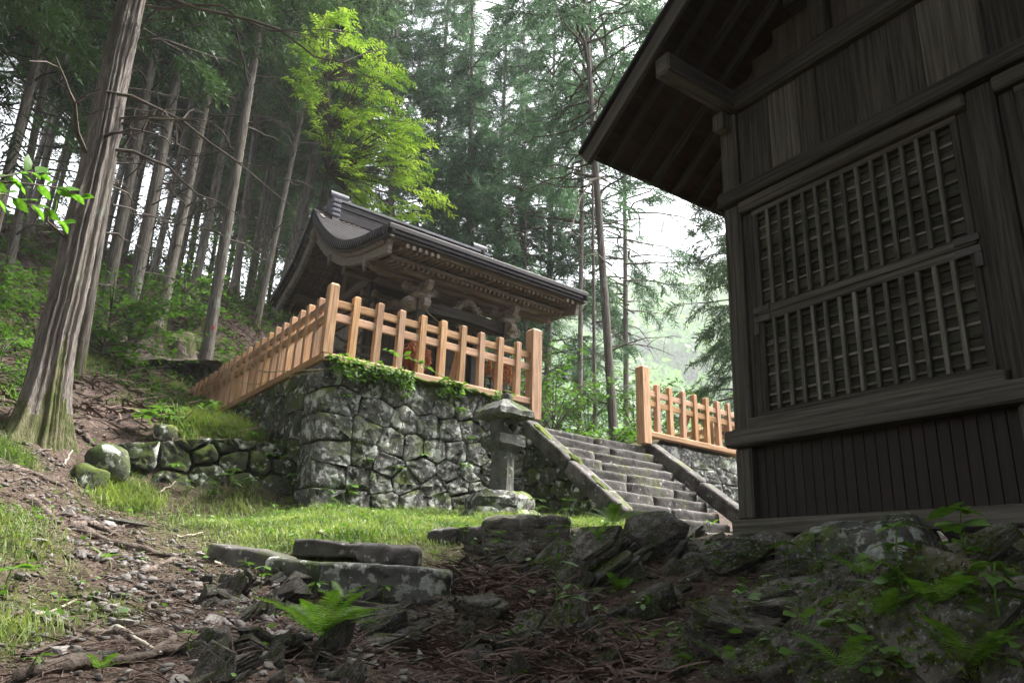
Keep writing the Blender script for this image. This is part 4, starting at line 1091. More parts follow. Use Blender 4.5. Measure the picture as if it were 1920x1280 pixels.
def conifer(seed, H, z0, rmax, nb, per, dead=10, droop=.25, clump=1.0, scale=1.0, zs=None):
    """foliage and boughs of one tree (foot of the trunk at the origin)"""
    g = np.random.default_rng(seed); tubes = []; pos = [[] for _ in SPR]; dirs = [[] for _ in SPR]; scl = [[] for _ in SPR]
    for i in range(nb):
        t = (i+g.uniform(0, 1))/nb; z = z0+(H-.5-z0)*t**1.05; a = i*2.39996+g.normal(0, .5)
        L = rmax*(1-.80*t)**.8*g.uniform(.65, 1.15)*(.55+.45*min(1, t*6))
        out = np.array([math.cos(a), math.sin(a), 0]); s = np.linspace(0, 1, 7)
        sag = droop*g.uniform(.4, 1.5)*L
        pts = out[None]*s[:, None]*L+np.array([0, 0, 1])*(z+.22*L*s-sag*s**1.6+.12*L*s**4)[:, None]
        pts[:, :2] += np.cumsum(g.normal(0, .045*L, (7, 2)), axis=0)
        tubes.append(tube_arrays(pts, np.linspace(.030, .006, 7)*(.5+L/3.2), 4))
        n = max(2, int(per*L/rmax*g.uniform(.8, 1.25)))
        for k in range(n):
            u = g.uniform(.28, 1.0)**.8; q = np.array([np.interp(u, s, pts[:, j]) for j in range(3)])
            d = out+g.normal(0, .55, 3)*np.array([1, 1, .5]); d[2] -= g.uniform(0, .5)
            m = int(g.integers(len(SPR))); pos[m].append(q+g.normal(0, .08, 3)); dirs[m].append(d); scl[m].append(g.uniform(.6, 1.15)*scale*(.7+.4*(1-u)))
    for i in range(dead):
        z = g.uniform(.22 if z0 > 5 else .05, 1.0)*z0 if z0 > 2 else g.uniform(.5, 3); a = g.uniform(0, 6.28); L = g.uniform(.7, 3.0)*min(1, .35+z/z0*.8); out = np.array([math.cos(a), math.sin(a), 0])
        s = np.linspace(0, 1, 8); pts = out[None]*s[:, None]*L+np.array([0, 0, 1])*(z+(.35*s-.25*s**2+g.normal(0, .25)*s**2)[:]*L)[:, None]
        pts[:, :2] += np.cumsum(g.normal(0, .035*L, (8, 2)), axis=0)
        tubes.append(tube_arrays(pts, np.linspace(.024, .005, 8)*(.6+L/4), 5))
        for k in range(int(g.integers(1, 5))):
            j = int(g.integers(2, 7)); d = out+g.normal(0, .7, 3); d /= np.linalg.norm(d); l = L*g.uniform(.15, .4)
            tubes.append(tube_arrays(np.stack([pts[j], pts[j]+d*l*.5+[0, 0, .04], pts[j]+d*l]), [.010, .007, .003], 4))
    fol = []
    for m in range(len(SPR)):
        if not pos[m]: continue
        D = np.array(dirs[m]); R = rot_from(D, g.normal(0, .5, len(D)))*np.array(scl[m])[:, None, None]
        fol.append(stamp(*SPR[m], R, np.array(pos[m])))
    return join(fol), join(tubes)
CON = {}
def con_variant(key, seed, leaf, *a, **k):
    f, b = conifer(seed, *a, **k)
    CON[key] = (mesh_from('crown', *f, MT[leaf]), mesh_from('boughs', *b, MT['bough'], True))
con_variant('highA', 301, 'cedar', 26, 8.5, 3.1, 150, 13, dead=18)
con_variant('highB', 302, 'cedar', 25, 7.5, 2.9, 150, 13, dead=20)
con_variant('highC', 303, 'cedar', 27, 10., 2.9, 140, 13, dead=22)
con_variant('fullA', 304, 'cypress', 24, 3.5, 3.3, 150, 14, dead=8, droop=.35)
con_variant('fullB', 305, 'cypress', 25, 5.0, 3.5, 150, 14, dead=8, droop=.30)
con_variant('lowA', 306, 'cedar', 20, .8, 3.3, 140, 12, dead=0, droop=.45, scale=1.05)
con_variant('openA', 307, 'cypress', 24, 9.5, 4.2, 100, 11, dead=18, droop=.30, scale=.95)
con_variant('midA', 308, 'cedar', 26, 4.5, 3.2, 135, 11, dead=10, droop=.32)
con_variant('midB', 309, 'cedar', 25, 6.0, 3.4, 130, 11, dead=14, droop=.25)
def trunk_mesh(r0, H, axis, seed, n=14, m=26, flare=.55, mat='bark', ridge=.035, big=False):
    g = np.random.default_rng(seed); zz = np.r_[np.linspace(-.5, 1.2, 10), np.linspace(1.2, H, m)[1:]]
    if big: zz = np.r_[np.linspace(-.6, 1.2, 40), np.linspace(1.2, 9, 120)[1:], np.linspace(9, H, 14)[1:]]
    th = np.linspace(0, 2*math.pi, n, endpoint=False); V = []
    ph = g.uniform(0, 6.28, 4)
    base = r0*(1-.80*np.clip(zz, 0, H)/H)
    wob = np.cumsum(g.normal(0, .012, (len(zz), 2)), axis=0); wob -= wob[0]; wob *= r0*1.2
    T, Z = np.meshgrid(th, zz); B = np.repeat(base[:, None], n, 1)
    fl = flare*np.exp(-np.clip(Z, -.4, None)/.42)*(1+.5*np.cos(3*T+ph[0])+.35*np.cos(5*T+ph[1]))
    rr = B*(1+fl)
    if big:
        d = .0
        u = T/(2*math.pi)*46
        d = (vn(u, Z*.35)-.5)*.05+(vn(u*2.1+9, Z*.8)-.5)*.035+(vn(u*.7, Z*5)-.5)*.008
        rr = rr+d
        knots = [(g.uniform(0, 6.28), g.uniform(1.5, 8)) for _ in range(16)]
        for (ka, kz) in knots:
            da = (T-ka+math.pi) % (2*math.pi)-math.pi; q = (da*r0)**2+((Z-kz)*.8)**2
            rr = rr+.05*np.exp(-q/.006)-.05*np.exp(-q/.0012)
    else:
        rr = rr*(1+ridge*(vn(T/6.283*11+seed, Z*.8)-.5)*2)
    X = rr*np.cos(T)+wob[:, :1]+axis[0]*Z; Y = rr*np.sin(T)+wob[:, 1:]+axis[1]*Z
    V = np.stack([X, Y, Z], -1).reshape(-1, 3)
    k = len(zz); i = np.arange(k-1)[:, None]*n; j = np.arange(n)[None]; j2 = (j+1) % n
    Ft = np.stack([i+j, i+j2, i+n+j2, i+n+j], -1).reshape(-1, 4)
    if big or n >= 14:
        zc = V[Ft][:, :, 2].mean(1); ac = np.arctan2(V[Ft][:, :, 1].mean(1), V[Ft][:, :, 0].mean(1))
        mo = zc < (.05+.75*vn(ac*1.6+seed, zc*0)**2*1.3+.25*vn(ac*9, zc*6))*(1 if big else .8)
        return mesh_from('trunk', V, Ft, None, True, [MT[mat], MT['mossbark']], mo.astype(int))
    return mesh_from('trunk', V, Ft, MT[mat], True)
def tree(label, base, dia, H, variant, rot, axis=(0, 0), group='cedars of the surrounding forest', name='cedar_tree', sxy=1.0, mat='bark', seed=0, bend=None, **kw):
    e = empty(name, base, label, 'tree', group)
    obj('trunk', trunk_mesh(dia/2, H, axis, seed, mat=mat, **kw), T3(base), e)
    if variant:
        cm, bm = CON[variant]
        sh_ = Matrix(((1, 0, axis[0], 0), (0, 1, axis[1], 0), (0, 0, 1, 0), (0, 0, 0, 1)))
        hz_ = H/{'highA': 26, 'highB': 25, 'highC': 27, 'midA': 26, 'midB': 25, 'fullA': 24, 'fullB': 25, 'lowA': 20, 'openA': 24}[variant]
        ang = Vector((axis[0], axis[1], 1)).to_track_quat('Z', 'Y').to_matrix().to_4x4()
        M_ = T3(base) @ ang @ Matrix.Rotation(rot, 4, 'Z') @ Matrix.Diagonal((sxy, sxy, hz_, 1))
        obj('boughs', bm, M_, e)['kind'] = 'stuff'; obj('crown', cm, M_, e)['kind'] = 'stuff'
    return e
def tree2(label, p1, p2, r, wpx, H, variant, rot, zb=None, **kw):
    """trunk seen through two points of the photograph at horizontal distance r; wpx its width there"""
    A, B = reach(*p1, r), reach(*p2, r); ax = (B-A)[:2]/(B-A)[2]
    ax = np.clip(ax, -.07, .07)
    z = gz1(A[0], A[1]) if zb is None else zb
    for _ in range(3):
        q = A[:2]-ax*(A[2]-z); z = gz1(*q) if zb is None else zb
    dep = A @ FW; dia = wpx*dep/FPX*(.70 if r < 10 else .62)
    seed = int(p1[0]*7+p1[1])
    return tree(label, (q[0], q[1], z), dia, H, variant, rot, tuple(ax), seed=seed, **kw)

# --- the big near cedar
bigt = tree2('huge near cedar with furrowed grey bark and mossy flared base beside the path', (80, 745), (234, 25), 8.75, 92, 24, 'highC', 1.0, mat='bigbark', big=True, n=150, flare=.55, group=None, sxy=1.3)
rows = [
 ('slender dark cedar standing just behind the right side of the huge near cedar', (150, 690), (196, 400), 12.6, 26, 22, 'highB', .3),
 ('mossy cedar trunk against the top left corner', (30, 262), (93, 10), 16.5, 31, 25, 'midA', 1.2),
 ('dark cedar trunk at the left edge with its foot in undergrowth', (8, 548), (22, 300), 18, 26, 25, 'midB', 2.2),
 ('thin shadowed cedar between the corner cedar and the huge near one', (86, 300), (128, 120), 24, 22, 26, 'highA', 3.1),
 ('first broad cedar right of the huge near trunk, foot hidden by saplings', (222, 440), (284, 120), 17.2, 36, 26, 'highA', 4.0),
 ('second broad cedar right of the huge near trunk', (266, 470), (306, 270), 17.8, 38, 26, 'highB', 5.0),
 ('thin straight cedar between two broad ones behind the stump', (300, 460), (350, 240), 24, 20, 26, 'highC', .7),
 ('tall cedar leaning over the mossy stump', (300, 600), (396, 150), 19.3, 34, 27, 'highA', 1.9),
 ('cedar standing close behind the stump cedar on the slope', (372, 500), (414, 300), 23, 27, 26, 'highB', 2.8),
 ('lichened cedar with a small red tag just past the side fence', (385, 680), (489, 40), 17.4, 37, 27, 'highC', 3.5),
 ('pale cedar on the crest left of the shrine roof', (440, 540), (486, 200), 27, 25, 27, 'highA', 4.4),
 ('narrow dark cedar on the crest, third trunk left of the roof', (460, 570), (502, 330), 30, 15, 26, 'highB', 5.5),
 ('narrow dark cedar on the crest, second trunk left of the roof', (480, 560), (517, 330), 31, 15, 26, 'highC', .2),
 ('slender cedar with a curved foot rising behind the side fence', (478, 620), (528, 390), 22, 18, 24, 'highA', 1.4),
 ('pale bare trunk touching the left tip of the shrine roof', (545, 470), (586, 330), 25, 19, 25, 'highA', 2.5),
 ('pale trunk right behind the shrine ridge ornament', (572, 400), (592, 300), 28, 20, 25, 'highB', 3.8),
]
for i, (lb, p1, p2, r, w, Ht, var, rot) in enumerate(rows):
    t_ = tree2(lb, p1, p2, r, w, Ht, var, rot, sxy=1.0+.12*((i*7) % 5-2)/2)
    if 'red tag' in lb:
        q = reach(399, 614, 17.1); beam('red_tag', q-[0, 0, .05], q+[0, 0, .05], .05, .02, MT['red'], t_)
rows2 = [
 ('dense conifer behind the lime-green tree', (735, 330), (742, 100), 25, 24, 25, 'fullB', .5, 1.0),
 ('dense bluish conifer rising from behind the middle of the shrine roof', (880, 400), (884, 100), 25.5, 24, 26, 'fullA', 1.6, 1.1),
 ('pale slim trunk above the right half of the shrine roof', (985, 440), (984, 280), 24.5, 12, 24, 'openA', 2.7, .7),
 ('stout dark conifer trunk above the right half of the shrine roof', (1032, 440), (1036, 250), 27, 26, 26, 'fullA', 3.9, 1.1),
 ('straight brown conifer, leftmost of the three trunks right of the shrine', (1087, 740), (1092, 330), 20, 18, 25, 'openA', 4.8, .95),
 ('thin rough dead trunk between the two taller ones right of the shrine', (1115, 780), (1112, 480), 17, 14, 15, None, 5.2, 1),
 ('grey lichened cedar leaning left at the head of the stairs', (1150, 800), (1119, 330), 16.0, 30, 25, 'openA', .9, 1.0),
 ('dark drooping conifer against the corner of the timber hall', (1400, 700), (1394, 450), 21, 26, 20, 'lowA', 2.2, .80),
 ('conifer crown filling the sky left of the hall roof tip', (1170, 300), (1168, 100), 27, 20, 27, 'openA', 5.9, 1.1),
]
for (lb, p1, p2, r, w, Ht, var, rot, s) in rows2:
    tree2(lb, p1, p2, r, w, Ht, var, rot, sxy=s, group='conifers behind the shrine and hall')
# pale dead vine looped on the leaning cedar
pts = np.array([reach(1120, 330, 15.7), reach(1138, 340, 15.6), reach(1128, 332, 15.5), reach(1108, 338, 15.4), reach(1088, 372, 15.3), reach(1076, 412, 15.2), reach(1068, 440, 15.2)])
Vv, Ff = tube_arrays(pts, [.03, .03, .028, .025, .022, .018, .01], 6)
tag(obj('dead_vine', mesh_from('dead_vine', Vv, Ff, MT['deadwood'], True)), 'pale dead vine arching from the leaning grey cedar below the hall roof tip', 'vine')
# distant rows that only fill the gaps: look-alikes
g = np.random.default_rng(77)
for i in range(30):
    px = -40+i*22+g.uniform(-16, 16); r = g.uniform(29, 42); P = reach(px, 480, r); z = gz1(P[0], P[1])
    tree('slim dark trunk in the far rows of the cedar wood', (P[0], P[1], z), g.uniform(.2, .38), g.uniform(23, 28), ['highA', 'highB', 'highC'][i % 3], g.uniform(0, 6.28), (g.normal(0, .01), g.normal(0, .01)), 'far rows of the cedar wood', seed=500+i, m=14, n=10)
for i, (px, r, v) in enumerate([(655, 31, 'highB'), (800, 30, 'fullB'), (930, 31, 'fullA'), (845, 36, 'fullA')]):
    P = reach(px, 520, r); z = gz1(P[0], P[1])
    tree('tall conifer crown in the far background above the shrine roof', (P[0], P[1], z), .45, g.uniform(25, 29), v, g.uniform(0, 6.28), (0, 0), 'far conifers above the shrine roof', seed=600+i, m=14, n=10)
# unseen cedars added behind and beside the viewer to shade bank and hall
for i, (x, y) in enumerate([(-3.5, -2.5), (1.5, -5), (-5.5, 3.5), (5.0, -6), (-1, -9), (-7, 9), (9, -8), (-4.2, 12.5), (-9, -3), (-6, -7), (3, -11), (-11, 5), (-9, 14), (12, -12), (-13, -10), (-3, -14), (7, -14), (-14, 1), (-13, 10), (-8, 19)]):
    tree('unseen cedar of the same wood, added behind the viewpoint for shade', (x, y, gz1(x, y)), .5, 25, ['midA', 'lowA', 'midB'][i % 3], i*1.3, (0, 0), 'unseen shade cedars added behind the viewpoint', seed=700+i, m=14, n=10, sxy=1.25)

# ================================================================== LIME-GREEN BROADLEAF TREE
def leaf_template(w=.17, fold=.05, curl=.06):
    V = np.array([(0, 0, 0), (.28, w*.8, fold), (.62, w*.85, fold-curl*.4), (1, 0, -curl), (.62, -w*.85, fold-curl*.4), (.28, -w*.8, fold), (.45, 0, 0)], float)
    F = np.array([(0, 6, 1), (1, 6, 2), (2, 6, 3), (3, 6, 4), (4, 6, 5), (5, 6, 0)]); return V, F
LV, LF = leaf_template()
g = np.random.default_rng(88)
poly = np.array([(575, 60), (640, 15), (705, 90), (758, 135), (765, 205), (812, 222), (800, 300), (842, 392), (770, 425), (690, 400), (640, 335), (585, 250), (548, 150)])
def inside(p, P):
    c = False
    for i in range(len(P)):
        a, b = P[i], P[i-1]
        if (a[1] > p[1]) != (b[1] > p[1]) and p[0] < (b[0]-a[0])*(p[1]-a[1])/(b[1]-a[1])+a[0]: c = not c
    return c
tb = reach(606, 380, 16.0); tb0 = np.array([tb[0], tb[1], gz1(tb[0], tb[1])])
trunk = np.array([tb0-[0, 0, .3], tb+[0, 0, -.6], reach(612, 330, 16.0), reach(622, 240, 15.9), reach(612, 150, 15.9), reach(618, 60, 15.8)])
tubes = [tube_arrays(trunk, [.09, .075, .065, .05, .035, .015], 8)]
anch = []
while len(anch) < 330:
    p = (g.uniform(540, 850), g.uniform(0, 440))
    if inside(p, poly) and fbm(np.array(p[0]/45.), np.array(p[1]/30.), 2) > .27: anch.append(p)
Lp, Ld, Ls = [], [], []
for (px, py) in anch:
    tip = reach(px, py, g.uniform(14.3, 16.6))
    o_ = trunk[2+int(np.argmin(np.abs(trunk[2:, 2]-(tip[2]-.5))))]
    away = tip-o_; away[2] *= .25; away /= np.linalg.norm(away)+1e-6
    d = away*.7+RT*.25+g.normal(0, .35, 3); d[2] = d[2]*.5-.15; d /= np.linalg.norm(d); L = g.uniform(.5, .95)
    s = np.linspace(0, 1, 7)[:, None]; tw = tip-d*L*.5+d*L*s+np.array([0, 0, -.14])*s**2*L
    tubes.append(tube_arrays(tw, np.linspace(.007, .002, 7), 4))
    if g.random() < .55:
        mid = (o_+tw[0])/2+np.array([0, 0, .25]); u = np.linspace(0, 1, 7)[:, None]
        tubes.append(tube_arrays((1-u)**2*o_+2*u*(1-u)*mid+u**2*tw[0], np.linspace(.024, .008, 7), 5))
    n = int(L*30); sd = np.cross(d, [0, 0, 1.0]); sd /= np.linalg.norm(sd)
    for k in range(n):
        q = tw[0]+(tw[-1]-tw[0])*k/n; q = np.array([np.interp(k/n, s[:, 0], tw[:, j]) for j in range(3)])
        e_ = d*.55+sd*(1 if k % 2 else -1)*.75+g.normal(0, .2, 3)+np.array([0, 0, -.28]); Lp.append(q); Ld.append(e_); Ls.append(g.uniform(.10, .165))
R = rot_from(np.array(Ld), g.normal(0, .35, len(Ld)))*np.array(Ls)[:, None, None]
V, F = stamp(LV, LF, R, np.array(Lp))
lt = empty('broadleaf_tree', tb0, 'slender broadleaf tree with bright lime-green leaves over the shrine roof', 'tree')
obj('crown', mesh_from('crown', V, F, MT['lime']), None, lt)
Vt, Ft = join(tubes); obj('trunk', mesh_from('trunk', Vt, Ft, MT['bough'], True), None, lt)

# ================================================================== UNDERSTORY BUSHES
def bush_variant(seed, n_layers, rad, h, per, leaf=.11):
    g = np.random.default_rng(seed); Lp, Ld, Ls, tubes = [], [], [], []
    for i in range(n_layers):
        a = g.uniform(0, 6.28); z = h*(.15+.85*g.random()); L = rad*g.uniform(.5, 1)*(1-.45*abs(z/h-.45))
        out = np.array([math.cos(a), math.sin(a), 0]); s = np.linspace(0, 1, 6)[:, None]
        pts = np.array([0, 0, z*.55])+out*L*s+np.array([0, 0, 1])*(z*.45*s**.7-.12*L*s**2)
        tubes.append(tube_arrays(pts, np.linspace(.016, .004, 6), 4))
        for k in range(per):
            u = g.uniform(.25, 1.05); q = pts[0]+(pts[-1]-pts[0])*u; q[2] = np.interp(u, s[:, 0], pts[:, 2])
            q = q+np.cross(out, [0, 0, 1])*g.normal(0, .28*L*.6)+[0, 0, g.normal(0, .05)]
            Lp.append(q); dd = out+g.normal(0, .9, 3); dd[2] = dd[2]*.25-.18; Ld.append(dd); Ls.append(leaf*g.uniform(.6, 1.3))
    tubes.append(tube_arrays(np.array([[0, 0, -.2], [.03, .02, h*.4], [0, .05, h*.8]]), [.03, .022, .01], 6))
    tv, tf = leaf_template(.30, .04, .12)
    R = rot_from(np.array(Ld), g.normal(0, .3, len(Ld)))*np.array(Ls)[:, None, None]
    return mesh_from('foliage', *stamp(tv, tf, R, np.array(Lp)), MT['shrub']), mesh_from('stem', *join(tubes), MT['bough'], True)
BV = [bush_variant(900, 34, 1.7, 2.6, 46), bush_variant(901, 30, 1.4, 1.8, 46), bush_variant(902, 40, 2.0, 3.4, 50)]
def bush(label, px, py, r, k, s, group='leafy bushes of the understory', z=None, rot=None):
    P = reach(px, py, r); zz = gz1(P[0], P[1]) if z is None else P[2]
    e = empty('understory_bush', (P[0], P[1], zz), label, 'bush', group)
    M_ = T3((P[0], P[1], zz)) @ Matrix.Rotation(px*.37 if rot is None else rot, 4, 'Z') @ Matrix.Diagonal((s, s, s, 1))
    obj('foliage', BV[k][0], M_, e); obj('stem', BV[k][1], M_, e)
for (lb, px, py, r, k, s, z) in [
    ('bright bush low between shrine eave and the brown conifer trunk', 1040, 760, 15.5, 2, 1.0, None), ('bright bush behind the fence end post right of the shrine', 1010, 700, 14.6, 2, 1.0, None), ('bright layered bush between the trunks right of the shrine', 1100, 760, 17.5, 2, 1.1, None),
    ('bright bush right of the leaning grey cedar', 1190, 760, 18.5, 2, 1.05, None), ('low bright bush at the head of the stairs behind the far fence', 1140, 790, 14.8, 1, 1.0, None), ('bush behind the right-hand fence left of the dark conifer', 1260, 770, 20, 0, 1.1, None),
    ('green bush glimpsed through the shrine porch', 905, 640, 16.8, 2, 1.15, None), ('bush beyond the right porch post', 965, 650, 18.0, 2, 1.1, None), ('small bush by the far fence corner', 1215, 800, 16.5, 1, .9, None),
    ('leafy sapling thicket between the huge cedar and the stump', 205, 600, 15.5, 1, 1.0, None), ('sapling with loose green leaves in front of the broad cedars', 260, 560, 16.0, 0, .85, None), ('undergrowth bush right of the tall stump cedar', 345, 560, 20.5, 1, 1.0, None),
    ('bush on the left edge beside the huge cedar', 25, 590, 10.5, 1, .45, None), ('low green bush at the far left slope', -15, 500, 13, 0, .6, None),
    ('sunlit bush on the crest between the pale cedar and the roof', 505, 560, 30, 2, 1.2, None), ('sunlit bush on the crest behind the stump cedar', 395, 500, 32, 2, 1.3, None), ('sunlit bush on the crest left of the thin straight cedar', 320, 470, 33, 2, 1.3, None), ('sunlit bush far back between the broad cedars', 240, 470, 34, 2, 1.2, None),
    ('sunlit bush on the crest under the roof tip', 555, 540, 33, 2, 1.2, None), ('sunlit bush near the left corner cedars', 120, 450, 33, 2, 1.2, None)]:
    bush(lb, px, py, r, k, s)
# ================================================================== ROCKS
import bmesh
def shard_mesh(seed, mat, n=18, flat=.5, sub=True, blocky=2.0):
    """angular split stone, about 1 x 1 x flat"""
    g = np.random.default_rng(seed); bm = bmesh.new()
    for _ in range(n):
        q = g.uniform(-1, 1, 3); q = q/max(np.abs(q).max(), .3)*g.uniform(.78, 1.0); bm.verts.new((q[0]*.5, q[1]*.5*g.uniform(.8, 1), q[2]*.5*flat))
    r = bmesh.ops.convex_hull(bm, input=bm.verts)
    bmesh.ops.delete(bm, geom=[v for v in bm.verts if not v.link_faces], context='VERTS')
    bmesh.ops.dissolve_limit(bm, angle_limit=.22, verts=bm.verts, edges=bm.edges)
    if sub:
        bmesh.ops.bevel(bm, geom=list(bm.edges), offset=.018, segments=1, affect='EDGES')
        bmesh.ops.triangulate(bm, faces=bm.faces)
        bmesh.ops.subdivide_edges(bm, edges=[e for e in bm.edges if e.calc_length() > .25], cuts=1)
        bmesh.ops.triangulate(bm, faces=bm.faces)
        for v in bm.verts:
            w = mnoise.noise_vector(v.co*3.2+Vector((seed, 0, 0))); v.co += Vector(w)*.035
    me = bpy.data.meshes.new('rock'); bm.to_mesh(me); bm.free(); me.materials.append(mat); return me
def slate_mesh(seed, mat, layers=5, flat=.5):
    """bedrock slab built of split layers with ragged edges, about 1 x 1 x flat"""
    g = np.random.default_rng(seed); V, F = [], []; n = int(g.integers(7, 11))
    ang = np.sort(g.uniform(0, 2*math.pi, n)+np.linspace(0, .3, n)); base = g.uniform(.36, .54, n)
    zs = np.r_[0, np.cumsum(g.uniform(.5, 1.6, layers))]; zs = (zs/zs[-1]-.5)*flat
    for k in range(layers):
        r = base*(1-g.uniform(0, .22))*(1+g.normal(0, .09, n)); off = g.normal(0, .035, 2); tl = g.normal(0, .05, 2)
        o = len(V); gp = .006*flat
        for (z, sc) in ((zs[k]+gp, .985), (zs[k]+(zs[k+1]-zs[k])*.5, 1.02), (zs[k+1]-gp, .97)):
            for i in range(n):
                x, y = math.cos(ang[i])*r[i]*sc+off[0]+g.normal(0, .012), math.sin(ang[i])*r[i]*sc+off[1]+g.normal(0, .012)
                V.append((x, y, z+tl[0]*x+tl[1]*y+g.normal(0, .006)))
        for j in range(2):
            for i in range(n): F.append([o+j*n+i, o+j*n+(i+1) % n, o+(j+1)*n+(i+1) % n, o+(j+1)*n+i])
        V.append((off[0], off[1], zs[k+1]+g.normal(0, .012))); c = len(V)-1
        for i in range(n): F.append([o+2*n+i, o+2*n+(i+1) % n, c])
        if k == 0: F.append([o+i for i in range(n)][::-1])
    return mesh_from('rock', V, F, mat)
SH = [slate_mesh(1000+k, MT['slate'], 3+k % 4, [.4, .6, .8, .35, .95][k % 5]) if k % 3 else shard_mesh(1000+k, MT['slate'], 16+k % 5, [.35, .5, .7, .28, .9][k % 5]) for k in range(20)]
PB = [shard_mesh(1100+k, MT['pebble'], 12, [.4, .6, .5][k % 3], sub=False) for k in range(6)]
from mathutils import Euler
def RTS(p, rot, s): return T3(p) @ Euler(rot).to_matrix().to_4x4() @ Matrix.Diagonal((s[0], s[1], s[2], 1))
def strata(p, size, g, dip=.45, spread=.18):
    """slab lying in the tilted layering of the bedrock"""
    x = RT*math.cos(dip)+np.array([0, 0, 1])*math.sin(dip)+g.normal(0, spread, 3); zc = np.array([-.15, -.35, .9])+g.normal(0, spread*1.5, 3)
    return frame(p, x, np.cross(x, np.cross(zc, x))) @ Matrix.Diagonal((size[0], size[1], size[2], 1))
def outcrop(label, n, region, size, seed, sink=.35, dip=.45, spread=.2, group=None):
    g = np.random.default_rng(seed); c = None; e = None
    x0, x1, y0, y1 = region; k = 0; tries = 0
    while k < n and tries < n*4:
        tries += 1
        px, py = g.uniform(x0, x1), g.uniform(y0, y1); p = ground_hit(px, py)
        if p is None or np.hypot(p[0], p[1]) > 9: continue
        if (p-HO) @ HXv > .15 and (p-HO) @ HYv < .1: continue
        if e is None: e = empty('rock_outcrop', p, label, 'rock outcrop', group)
        s = g.uniform(*size)*(.6+.9*g.random()**2); sz = (s*g.uniform(.9, 1.7), s*g.uniform(.6, 1.1), s*g.uniform(.5, .9))
        m = SH[int(g.integers(len(SH)))]
        obj('rock_slab', m, strata(p+[0, 0, sz[2]*.5*(.5-sink)], sz, g, dip, spread), e); k += 1
    return e
outcrop('dark mossy slate ledges falling away below the timber hall', 95, (1180, 1925, 1010, 1275), (.22, .46), 1, .42)
outcrop('broken slate outcrop between the lantern grass and the hall corner', 34, (1040, 1380, 1000, 1090), (.15, .30), 2, .5)
outcrop('splintery dark rock face right of the needle-filled gully', 26, (960, 1140, 1030, 1130), (.16, .34), 3, .35, .75)
outcrop('jagged upright slates beside the path below the first kerb stone', 30, (385, 545, 1085, 1165), (.10, .20), 4, .4, .9, .3)
outcrop('slate ribs along the bottom edge of the gully', 30, (830, 1130, 1180, 1285), (.16, .34), 5, .22, .7, .25)
outcrop('row of small upright slates at the bottom of the path', 26, (330, 660, 1215, 1285), (.09, .20), 6, .3, .9, .3)
outcrop('mossy rock under the broad kerb stone above the big fern', 22, (640, 840, 1115, 1215), (.16, .32), 7, .3, .3)
outcrop('loose splintered slates heaped right of the kerb stones', 60, (840, 1010, 1015, 1090), (.07, .17), 8, .3, .6, .5)
def rock(label, px, py, r, size, rot, k, mat=None, cat='rock', name='rock', group=None, worn=None):
    p = reach(px, py, r)
    if worn is None:
        q = ground_hit(px, py+8)
        if q is not None and np.linalg.norm(q) < 8: p = q+np.array([0, 0, size[2]*.30])
    if worn is None: o_ = obj(name, SH[k % len(SH)], RTS(p, rot, size))
    else: o_ = place(name, rock_mesh(*size, k, worn[0], worn[1]+3, 13, MT[mat or 'step']), p, rot)
    return tag(o_, label, cat, group)
yaw0 = math.atan2(RT[1], RT[0])
# kerb stones at the edge of the grass
rock('long slanting kerb stone at the left end of the row', 470, 1058, 5.75, (.62, .28, .22), (0, .12, yaw0-.25), 11, 'step', 'kerb stone', 'kerb_stone', None, (.06, 7))
rock('kerb stone with a face of dark green moss in the middle of the row', 568, 1083, 5.45, (.50, .30, .24), (0, .06, yaw0-.1), 12, 'mosswall', 'kerb stone', 'kerb_stone', None, (.07, 6))
rock('broad pale-faced kerb stone at the right end of the row', 726, 1093, 5.15, (.88, .34, .235), (.03, .015, yaw0+.05), 13, 'wall', 'kerb stone', 'kerb_stone', None, (.06, 7))
rock('rounded flat stone lying on the broad kerb stone', 733, 1040, 5.35, (.44, .30, .14), (.05, .05, yaw0), 14, 'step', 'stone', 'stone', None, (.12, 3))
rock('thin flat slab in the grass behind the kerb stones', 630, 1030, 5.8, (.62, .25, .12), (.03, .03, yaw0+.1), 15, 'step', 'stone', 'stone', None, (.12, 4))
rock('long dark boulder at the edge of the grass below the lantern', 985, 1002, 6.1, (.72, .36, .26), (.1, -.05, yaw0+.05), 16, 'slate', 'boulder', 'boulder', None, (.16, 4))
rock('flat low slab left of the dark boulder below the lantern', 880, 1002, 6.3, (.70, .26, .13), (.05, -.08, yaw0), 17, 'step', 'stone', 'stone', None, (.16, 4))
rock('squared grey rock lying in the brown needle litter', 908, 1182, 4.25, (.36, .29, .28), (.2, -.12, yaw0+.35), 2)
rock('small pale stone beside the squared grey rock', 835, 1172, 4.3, (.075, .06, .05), (.3, .2, 1), 4)
rock('dark flat-sided stone by the bottom left root', 175, 1238, 3.55, (.17, .09, .10), (.1, -.15, yaw0+.2), 6)
rock('flat pale slab at the edge of the grass above the path', 238, 978, 7.0, (.42, .22, .12), (.1, .12, yaw0-.1), 3)
rock('leaning slate plate jutting from the bank below the stairs', 1110, 1070, 5.0, (.62, .5, .42), (.5, -.55, yaw0+.2), 7)
rock('dark slate block beside the fern below the stairs', 1235, 1035, 5.4, (.55, .42, .45), (.3, -.3, yaw0+.5), 9)
rock('pointed slate wedge with a pale rim on the dark bank', 1215, 1145, 4.35, (.34, .26, .26), (.6, -.5, yaw0+.4), 12)
rock('upright mossy slate at the gully mouth', 1070, 1200, 4.0, (.36, .26, .34), (.4, -.6, yaw0+.3), 13)
rock('grey wedge of rock at the bottom of the gully', 985, 1215, 3.9, (.26, .2, .22), (.2, -.8, yaw0+.1), 5)
